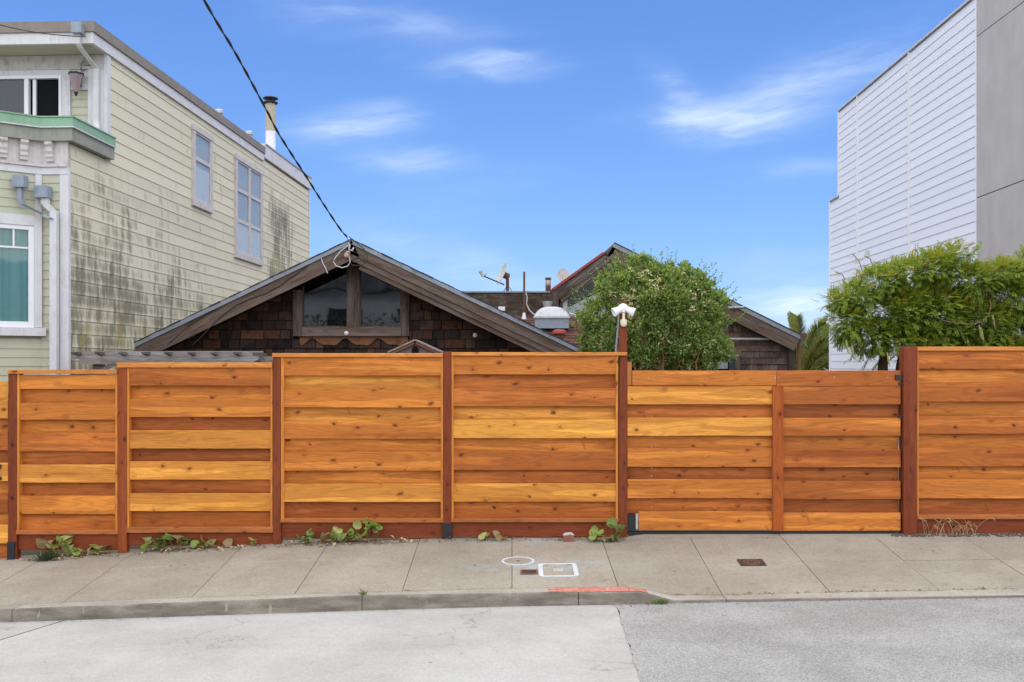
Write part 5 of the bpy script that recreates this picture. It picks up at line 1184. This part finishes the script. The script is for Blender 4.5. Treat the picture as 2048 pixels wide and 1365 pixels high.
for px, py in ((1692, 680), (1703, 690), (1958, 650), (1962, 655), (1774, 705), (1985, 630), (1890, 700)):
    a = P(px, py, YT - .42); part('seed_pod', MB().tube([a, a + Vector((.01, 0, -.05)), a + Vector((.02, 0, -.12)), a + Vector((.035, 0, -.17))], [.005, .012, .012, .003], 6), 'palm_leaf', ws)

# palm behind the rear house
YL = 27.0
pm = thing('palm_tree', 'palm with arching fronds in the gap between rear house and white building', 'palm tree', (PX(1612, YL), YL, -.2))
pc = P(1612, 752, YL); part('trunk', MB().lathe([(.26, -.3), (.22, .6), (.28, pc.z)], (pc.x, pc.y, 0), 12), 'bark', pm)
def frond(base_, pts, L):
    pts = spline([Vector(p) for p in pts], 14); mb = MB(); V = []; Fc = []
    for i, p in enumerate(pts[2:-1]):
        t = (pts[i + 3] - pts[i + 1]).normalized(); u = i / len(pts); ll = L * (.45 + 1.1 * u * (1.25 - u))
        for s_ in (-1, 1):
            for kk in range(6):
                sd_ = t.cross(Vector((R.uniform(-.3, .3), 1, R.uniform(-.3, .3)))).normalized() * s_
                dd = (sd_ * .75 + t * .85 + Vector((0, R.uniform(-.45, .45), -.22))).normalized(); k = len(V); w_ = t.cross(dd).normalized() * .04 + Vector((0, 0, .022)); tip = p + dd * ll
                for q_ in (p - w_, p + w_, tip): V.append(tuple(q_))
                Fc.append((k, k + 1, k + 2))
    fr = part('frond', MB().add(V, Fc), 'palm_leaf', pm); part('midrib', MB().tube(pts, [.03 - .022 * i / len(pts) for i in range(len(pts))], 5), 'dry_straw', fr)
for pl in ([(1612, 752), (1618, 700), (1632, 662), (1652, 646)], [(1614, 752), (1630, 705), (1650, 672), (1680, 655)], [(1613, 752), (1640, 715), (1665, 690), (1700, 680)], [(1609, 752), (1604, 700), (1597, 660), (1592, 633)],
           [(1608, 752), (1590, 705), (1570, 680), (1545, 670)], [(1614, 752), (1645, 735), (1680, 722), (1720, 730)], [(1612, 752), (1622, 720), (1640, 690), (1660, 672)], [(1610, 752), (1585, 730), (1560, 725), (1530, 740)], [(1613, 752), (1632, 722), (1655, 705), (1690, 700)]):
    yo = R.uniform(-.5, .5); frond(pc, [P(a, b, YL + yo * k) for k, (a, b) in enumerate(pl)], R.uniform(.34, .44))
# far hillside with houses, glimpsed through the gap
def hill(x, y): return -2 + 19 * math.exp(-((y - 900) / 260) ** 2) * (.75 + .3 * mnoise.noise((x * .004, y * .004, 0)))
single('hillside', sheet(-500, 1200, 380, 1400, hill, 50, 30), 'hedge_leaf', kind='structure')
mb = MB()
for i in range(420):
    y = R.uniform(480, 860); x = y * R.uniform(.24, .36); z = hill(x, y); a, b, c_ = R.uniform(3, 6), R.uniform(3, 6), R.uniform(2, 5); mb.box(x - a, x + a, y - b, y + b, z - 3, z + c_)
single('distant_houses', mb, 'old_white', 'pale houses scattered over the far hillside between palm and white building', 'houses', kind='stuff')

# grey house across the street: it is what the gable panes mirror
xh = thing('grey_house', 'grey house across the street mirrored in the gable window panes', 'house', (-7.5, -14, -.4))
part('wall', box(-16, -1.5, -18, -11, -1, 4.6), 'stucco', xh)
part('roof', MB().prism([(-16.4, 4.62), (-1.1, 4.62), (-5.5, 5.8), (-11, 6.2)], -18.4, -10.7), 'roofing', xh, (.14, .14, .15))
for x in (-13.5, -10, -6.5, -3.8): part('window', box(x - .6, x + .6, -10.99, -10.95, 2.6, 3.9), 'black_metal', xh)
hd = thing('street_hedge', 'dark hedge across the street mirrored low in the gable panes', 'hedge', (-7, -9.4, -.4)); V = []; Fc = []
for i in range(9000): add_leaf(V, Fc, Vector((R.uniform(-13, -1), -9.4 + R.uniform(-.5, .5), R.uniform(-.4, 3.3) + .3 * math.sin(i))), rot_to(rvec(), R.uniform(0, 6)), .15, .1)
part('foliage', MB().add(V, Fc), 'hedge_leaf', hd); part('stems', box(-12.8, -1.2, -9.7, -9.1, -.8, 2.9), 'bark', hd)

# ------------------------------------------------------------------ things on the pavement
def on_walk(px, py):
    # where the view ray meets the pavement
    Y = 9.0
    for i in range(40): X = PX(px, Y); Y = (CH - zw(X, Y)) / ((py - HZ) / F)
    return Vector((PX(px, Y), Y, zw(PX(px, Y), Y)))
def lay(poly, h0, h1):
    n = len(poly); vs = [(x, y, zw(x, y) + h0) for x, y in poly] + [(x, y, zw(x, y) + h1) for x, y in poly]
    return MB().add(vs, [tuple(range(n - 1, -1, -1)), tuple(range(n, 2 * n))] + [(i, (i + 1) % n, (i + 1) % n + n, i + n) for i in range(n)])
def ring_lay(outer, inner, h0, h1):
    n = len(outer); vs = [(x, y, zw(x, y) + hh) for hh in (h0, h1) for pl in (outer, inner) for x, y in pl]; fs = []
    for i in range(n):
        j = (i + 1) % n; fs += [(2 * n + i, 2 * n + j, 3 * n + j, 3 * n + i), (i, j, 2 * n + j, 2 * n + i), (n + j, n + i, 3 * n + i, 3 * n + j)]
    return MB().add(vs, fs)
def rrect(x0, x1, y0, y1, r, n=5):
    out = []
    for cx_, cy_, a0 in ((x1 - r, y1 - r, 0), (x0 + r, y1 - r, 90), (x0 + r, y0 + r, 180), (x1 - r, y0 + r, 270)):
        for i in range(n): a = rad(a0 + 90 * i / (n - 1)); out.append((cx_ + r * math.cos(a), cy_ + r * math.sin(a)))
    return out
c = on_walk(1036, 1123); a_ = on_walk(1003, 1123); rx = c.x - a_.x; ry = (on_walk(1036, 1115).y - on_walk(1036, 1132).y) / 2
circ = lambda k: [(c.x + rx * k * math.cos(i * math.pi / 18), c.y + ry * k * math.sin(i * math.pi / 18)) for i in range(36)]
rc = thing('round_cover', 'round utility cover with worn white painted rim in the pavement', 'utility cover', tuple(c))
part('lid', lay(circ(.86), .001, .0035), 'sidewalk', rc); part('rim', ring_lay(circ(1), circ(.865), .001, .0055), 'cover_white', rc); part('lifting_slot', lay([(c.x - .014, c.y - .012), (c.x + .014, c.y - .012), (c.x + .014, c.y + .006), (c.x - .014, c.y + .006)], .0036, .005), 'black_metal', rc)
a_, b_ = on_walk(1078, 1155), on_walk(1155, 1128)
x0, x1, y0, y1 = a_.x, b_.x - .01, a_.y, b_.y
mc = thing('meter_cover', 'rectangular meter box lid with pale painted frame in the pavement', 'utility cover', ((x0 + x1) / 2, (y0 + y1) / 2, zw((x0 + x1) / 2, (y0 + y1) / 2)))
part('frame', ring_lay(rrect(x0, x1, y0, y1, .045), rrect(x0 + .042, x1 - .042, y0 + .025, y1 - .03, .008), .001, .0065), 'cover_white', mc); part('lid', lay(rrect(x0 + .045, x1 - .045, y0 + .028, y1 - .033, .008), .001, .004), 'sidewalk', mc)
xm, ym = (x0 + x1) / 2, (y0 + y1) / 2; part('maker_plate', ring_lay(rrect(xm - .04, xm + .04, ym - .035, ym + .035, .004), rrect(xm - .033, xm + .033, ym - .028, ym + .028, .003), .0042, .0055), 'cover_white', mc)
for k in range(4): part('cast_mark', lay(rrect(xm - .025 + k * .013, xm - .017 + k * .013, ym - .015, ym + .012, .001), .0042, .0052), 'cover_white', mc)
for sx in (x0 + .06, x1 - .09): part('pick_hole', lay(rrect(sx, sx + .035, y1 - .048, y1 - .037, .003), .0042, .0055), 'black_metal', mc)
def plate(name, label, pa, pb, ringed):
    a_, b_ = on_walk(*pa), on_walk(*pb); x0, x1, y0, y1 = a_.x, b_.x, a_.y, b_.y; xm, ym = (x0 + x1) / 2, (y0 + y1) / 2
    t = thing(name, label, 'utility cover', (xm, ym, zw(xm, ym))); part('plate', lay(rrect(x0, x1, y0, y1, .004), .001, .005), 'dark_plate', t)
    if ringed:
        for r_ in (.075, .045): part('ring', ring_lay([(xm + r_ * math.cos(i * .314), ym + r_ * math.sin(i * .314)) for i in range(20)], [(xm + (r_ - .008) * math.cos(i * .314), ym + (r_ - .008) * math.sin(i * .314)) for i in range(20)], .005, .0075), 'copper', t)
    else: part('rim', ring_lay(rrect(x0, x1, y0, y1, .004), rrect(x0 + .014, x1 - .014, y0 + .012, y1 - .012, .003), .005, .009), 'copper', t)
plate('valve_plate', 'small rusty rectangular plate beside the meter box lid', (1041, 1150), (1075, 1141), False); plate('valve_plate', 'square rusty cover with ring marks in front of the gate', (1482, 1133), (1524, 1119), True)
b0 = on_walk(1137, 1081); br = thing('brick', 'broken red brick with white mortar top lying against the fence', 'brick', (b0.x, b0.y, b0.z))
part('brick_body', MB().prism([(b0.x - .053, b0.z - .005), (b0.x + .05, b0.z - .005), (b0.x + .053, b0.z + .05), (b0.x + .02, b0.z + .062), (b0.x - .053, b0.z + .052)], b0.y - .045, b0.y + .05), 'brick_red', br, bev=.004)
part('mortar', MB().prism([(b0.x - .053, b0.z + .053), (b0.x + .02, b0.z + .064), (b0.x + .053, b0.z + .053), (b0.x + .03, b0.z + .072), (b0.x - .035, b0.z + .066)], b0.y - .044, b0.y + .049), 'mortar_white', br)

# weeds with broad leaves along the fence foot
def leaf_mesh(curl, seed):
    r = random.Random(seed); n = 6; vs = []; out = [(0, 0), (.34, .1), (.5, .38), (.42, .7), (.2, .92), (0, 1.05)]; me = MB()
    for i, (w_, y) in enumerate(out):
        z = -curl * (y - .35) ** 2 * 1.3 + r.uniform(-.03, .03)
        vs += [(-w_, y, z + .22 * w_ + r.uniform(-.05, .05)), (-w_ * .5, y, z + .05 * w_), (0, y + .02, z - .03), (w_ * .5, y, z + .05 * w_), (w_, y, z + .22 * w_ + r.uniform(-.05, .05))]
    me.add(vs, [(i * 5 + j, i * 5 + 5 + j, i * 5 + 6 + j, i * 5 + 1 + j) for i in range(5) for j in range(4)]); me.smooth = True
    m_ = me.mesh('leaf', Vector((0, 0, 0))); m_.materials.append(MATS['weed_leaf']); return m_
LM = [leaf_mesh(c_, i) for i, c_ in enumerate((.3, .8, 1.4, -.5, 2.0))]
LG, LY, LD, LB = (.24, .34, .07), (.42, .43, .14), (.14, .22, .06), (.34, .24, .12)
def weed(px, py, wpx, hpx, n, label, cols, big=.07, seed=0, stems=True):
    r = random.Random(seed); g = on_walk(px, py); t = thing('weed', label, 'weed', tuple(g), group='weeds along the foot of the fence'); W_ = wpx / 200; H_ = hpx / 200; mb = MB(); tips = []
    for i in range(n):
        dx = r.uniform(-.5, .5) * W_; hz = H_ * r.uniform(.08, 1) * (1 - abs(dx) / W_ * .8); dy = r.uniform(-.07, .03)
        X_, Y_ = g.x + dx, min(g.y + dy, 9.93); p = Vector((X_, Y_, zw(X_, Y_) + max(.012, hz))); tips.append(p)
        s0 = Vector((g.x + dx * .55, min(g.y + .01, 9.945), zw(g.x + dx * .55, g.y))); mb.tube([s0, (s0 + p) / 2 + Vector((r.uniform(-.02, .02), 0, .01)), p], .0035, 5)
    part('stem', mb, 'dry_stem', t)
    for p in tips:
        o = bpy.data.objects.new('leaf', r.choice(LM)); C.objects.link(o); o.parent = t; o.location = p - ORG[t]; s_ = big * r.uniform(.8, 1.5); o.scale = (s_, s_, s_)
        o.rotation_euler = (r.uniform(.2, 1.35), r.uniform(-.6, .6), r.uniform(-1.8, 1.8)); k = r.uniform(.75, 1.2); cc_ = r.choice(cols); o.color = (cc_[0] * k, cc_[1] * k, cc_[2] * k, 1)
    return t
w1 = weed(112, 1112, 75, 40, 14, 'largest pale green weed by the leftmost fence post', [LG, LY, LY, LG, LB], .10, 3)
weed(178, 1110, 60, 18, 10, 'flat spreading weed right of the large pale one', [LG, LY, LB, LG], .085, 4)
weed(312, 1100, 50, 28, 10, 'upright weed at the left foot of the second panel', [LG, LD, LY], .075, 5)
weed(352, 1097, 50, 28, 12, 'bushy dark green weed below the middle of the second panel', [LD, LG, LB], .09, 6)
weed(420, 1093, 70, 14, 11, 'low yellowing weed right of the bushy dark one', [LY, LB, LG], .07, 7)
weed(515, 1087, 16, 12, 4, 'tiny weed by the foot of the third post', [LG, LY], .045, 8)
weed(615, 1087, 30, 32, 8, 'small weed at the left end of the third panel', [LD, LG, LB], .06, 9)
weed(672, 1085, 60, 22, 13, 'half-dried brown weed below the third panel', [LB, LB, LY, LG], .085, 10)
weed(735, 1083, 55, 46, 13, 'tall yellow-green weed climbing in front of the third panel', [LG, LY, LY], .085, 11)
weed(972, 1080, 16, 12, 4, 'lone green leaf sprout under the fourth panel', [LG, LY], .055, 12)
weed(1002, 1081, 18, 8, 4, 'curled brown leaves under the fourth panel', [LB], .06, 13)
weed(1193, 1084, 20, 24, 7, 'yellow-green weed left of the floodlight post foot', [LY, LG], .07, 14)
weed(1222, 1084, 30, 30, 9, 'drooping dark weed at the foot of the floodlight post', [LD, LG, LB], .08, 15)
g0 = on_walk(92, 1122); mb = MB()
for i in range(150):
    a = Vector((g0.x + R.gauss(0, .05), g0.y + R.uniform(-.03, .06), 0)); a.z = zw(a.x, a.y); dr = Vector((R.gauss(0, .5), R.gauss(-.2, .4), 1)).normalized() * R.uniform(.03, .11); mb.tube([a, a + dr], .002, 3)
single('sprig', mb, 'hedge_leaf', 'fine dark sprig of twiggy growth at the left weed', 'weed', kind='stuff')
g0 = on_walk(1880, 1070); mb = MB()
for i in range(26):
    a = Vector((PX(1840 + R.uniform(0, 110), 9.93), R.uniform(9.88, 9.93), 0)); a.z = zw(a.x, a.y); ln = R.uniform(.06, .26); lean = R.uniform(-.6, .8); pts = [a + Vector((lean * ln * (k / 5) ** 2, 0, ln * (k / 5) * (1 - .25 * (k / 5)))) for k in range(6)]
    mb.tube(pts, .0016, 3)
    if R.random() < .5:
        for k in range(7): q_ = pts[-1] + Vector((.004 * k, 0, -.004 * k)); mb.tube([q_, q_ + Vector((R.uniform(-.015, .02), 0, R.uniform(-.03, .005)))], .0015, 3)
single('dry_grass', mb, 'dry_straw', 'dry straw-coloured grass stalks by the right fence post', 'grass', kind='stuff')
# litter: dry leaves, twigs and grit in joints and gutter
def litter(name, m, label, spots, s0, s1, zfun):
    V = []; Fc = []
    for x0, x1, y0, y1, n in spots:
        for i in range(n):
            x, y = R.uniform(x0, x1), R.uniform(y0, y1); L = R.uniform(s0, s1); add_leaf(V, Fc, Vector((x, y, zfun(x, y) + .004 + .3 * L * R.random())), Matrix.Rotation(R.uniform(0, 6.28), 3, 'Z') @ Matrix.Rotation(R.uniform(-.4, .5), 3, 'X'), L, L * R.uniform(.35, .6))
    single(name, MB().add(V, Fc), m, label, 'litter', kind='stuff')
litter('leaf_litter', 'dead_leaf', 'dry brown leaf litter along fence foot and gutter', [(-4.9, -1.2, 9.80, 9.97, 330), (-2.3, .2, 9.84, 9.97, 240), (.3, 1.15, 9.84, 9.96, 80), (1.35, 4.3, 8.355, 8.37, 70), (-4.2, 4.3, 8.37, 9.8, 18)], .012, .045, zw)
litter('curled_leaves', 'dry_straw', 'curled tan leaves and stems lying along the fence foot', [(-4.85, -4.0, 9.80, 9.95, 22), (-3.7, -2.5, 9.82, 9.95, 34), (-2.2, -.95, 9.82, 9.95, 44), (.7, 1.1, 9.84, 9.95, 12)], .03, .085, zw)
litter('gutter_litter', 'dead_leaf', 'scattered dry bits lying in the gutter', [(-4.3, 4.3, 8.13, 8.195, 95), (-3.6, -2.8, 8.1, 8.19, 25), (.8, 1.2, 8.12, 8.19, 25)], .01, .03, lambda x, y: zs(x, y) + .004)
litter('straw_litter', 'dry_straw', 'pale straw bits caught in the pavement joints', [(1.3, 2.6, 9.855, 9.875, 60), (1.25, 4.3, 8.36, 8.375, 70), (-2.2, 0, 8.36, 8.372, 50), (-.92, -.85, 8.37, 8.4, 14)], .01, .03, zw)
mb = MB()
for i in range(520):
    x = R.uniform(3.85, 6.2) if i > 60 else R.uniform(3.75, 4.1); y = R.uniform(9.87, 9.97); s_ = R.uniform(.004, .014); z = zw(x, y); mb.lathe([(s_ * .6, 0), (s_, s_ * .5), (s_ * .5, s_)], (x, y, z), 5)
mb.smooth = False; single('gravel', mb, 'joint_dirt', 'dark loose gravel along the foot of the right fence', 'gravel', kind='stuff')
g0 = on_walk(1318, 1208); gt_ = thing('weed', 'small tuft of gutter grass where the kerb dips', 'weed', (1.22, 8.19, zs(1.22)), group='weeds along the foot of the fence'); mb = MB()
for i in range(60):
    a = Vector((1.22 + R.gauss(0, .04), 8.185 + R.uniform(-.01, .008), 0)); a.z = zs(a.x) + .003; mb.tube([a, a + Vector((R.gauss(0, .02), R.gauss(-.01, .015), R.uniform(.015, .05)))], .002, 3)
part('blades', mb, 'honeysuckle_leaf', gt_)
mb = MB()
for i in range(30):
    a = Vector((-1.23 + R.gauss(0, .012), 8.22 + R.uniform(0, .05), 0)); a.z = lerp_tab(ZT, a.x); mb.tube([a, a + Vector((R.gauss(0, .02), R.gauss(-.01, .015), R.uniform(.015, .05)))], .002, 3)
gt_ = thing('weed', 'grass tuft sprouting from the kerb joint', 'weed', (-1.23, 8.22, lerp_tab(ZT, -1.23)), group='weeds along the foot of the fence'); part('blades', mb, 'honeysuckle_leaf', gt_)
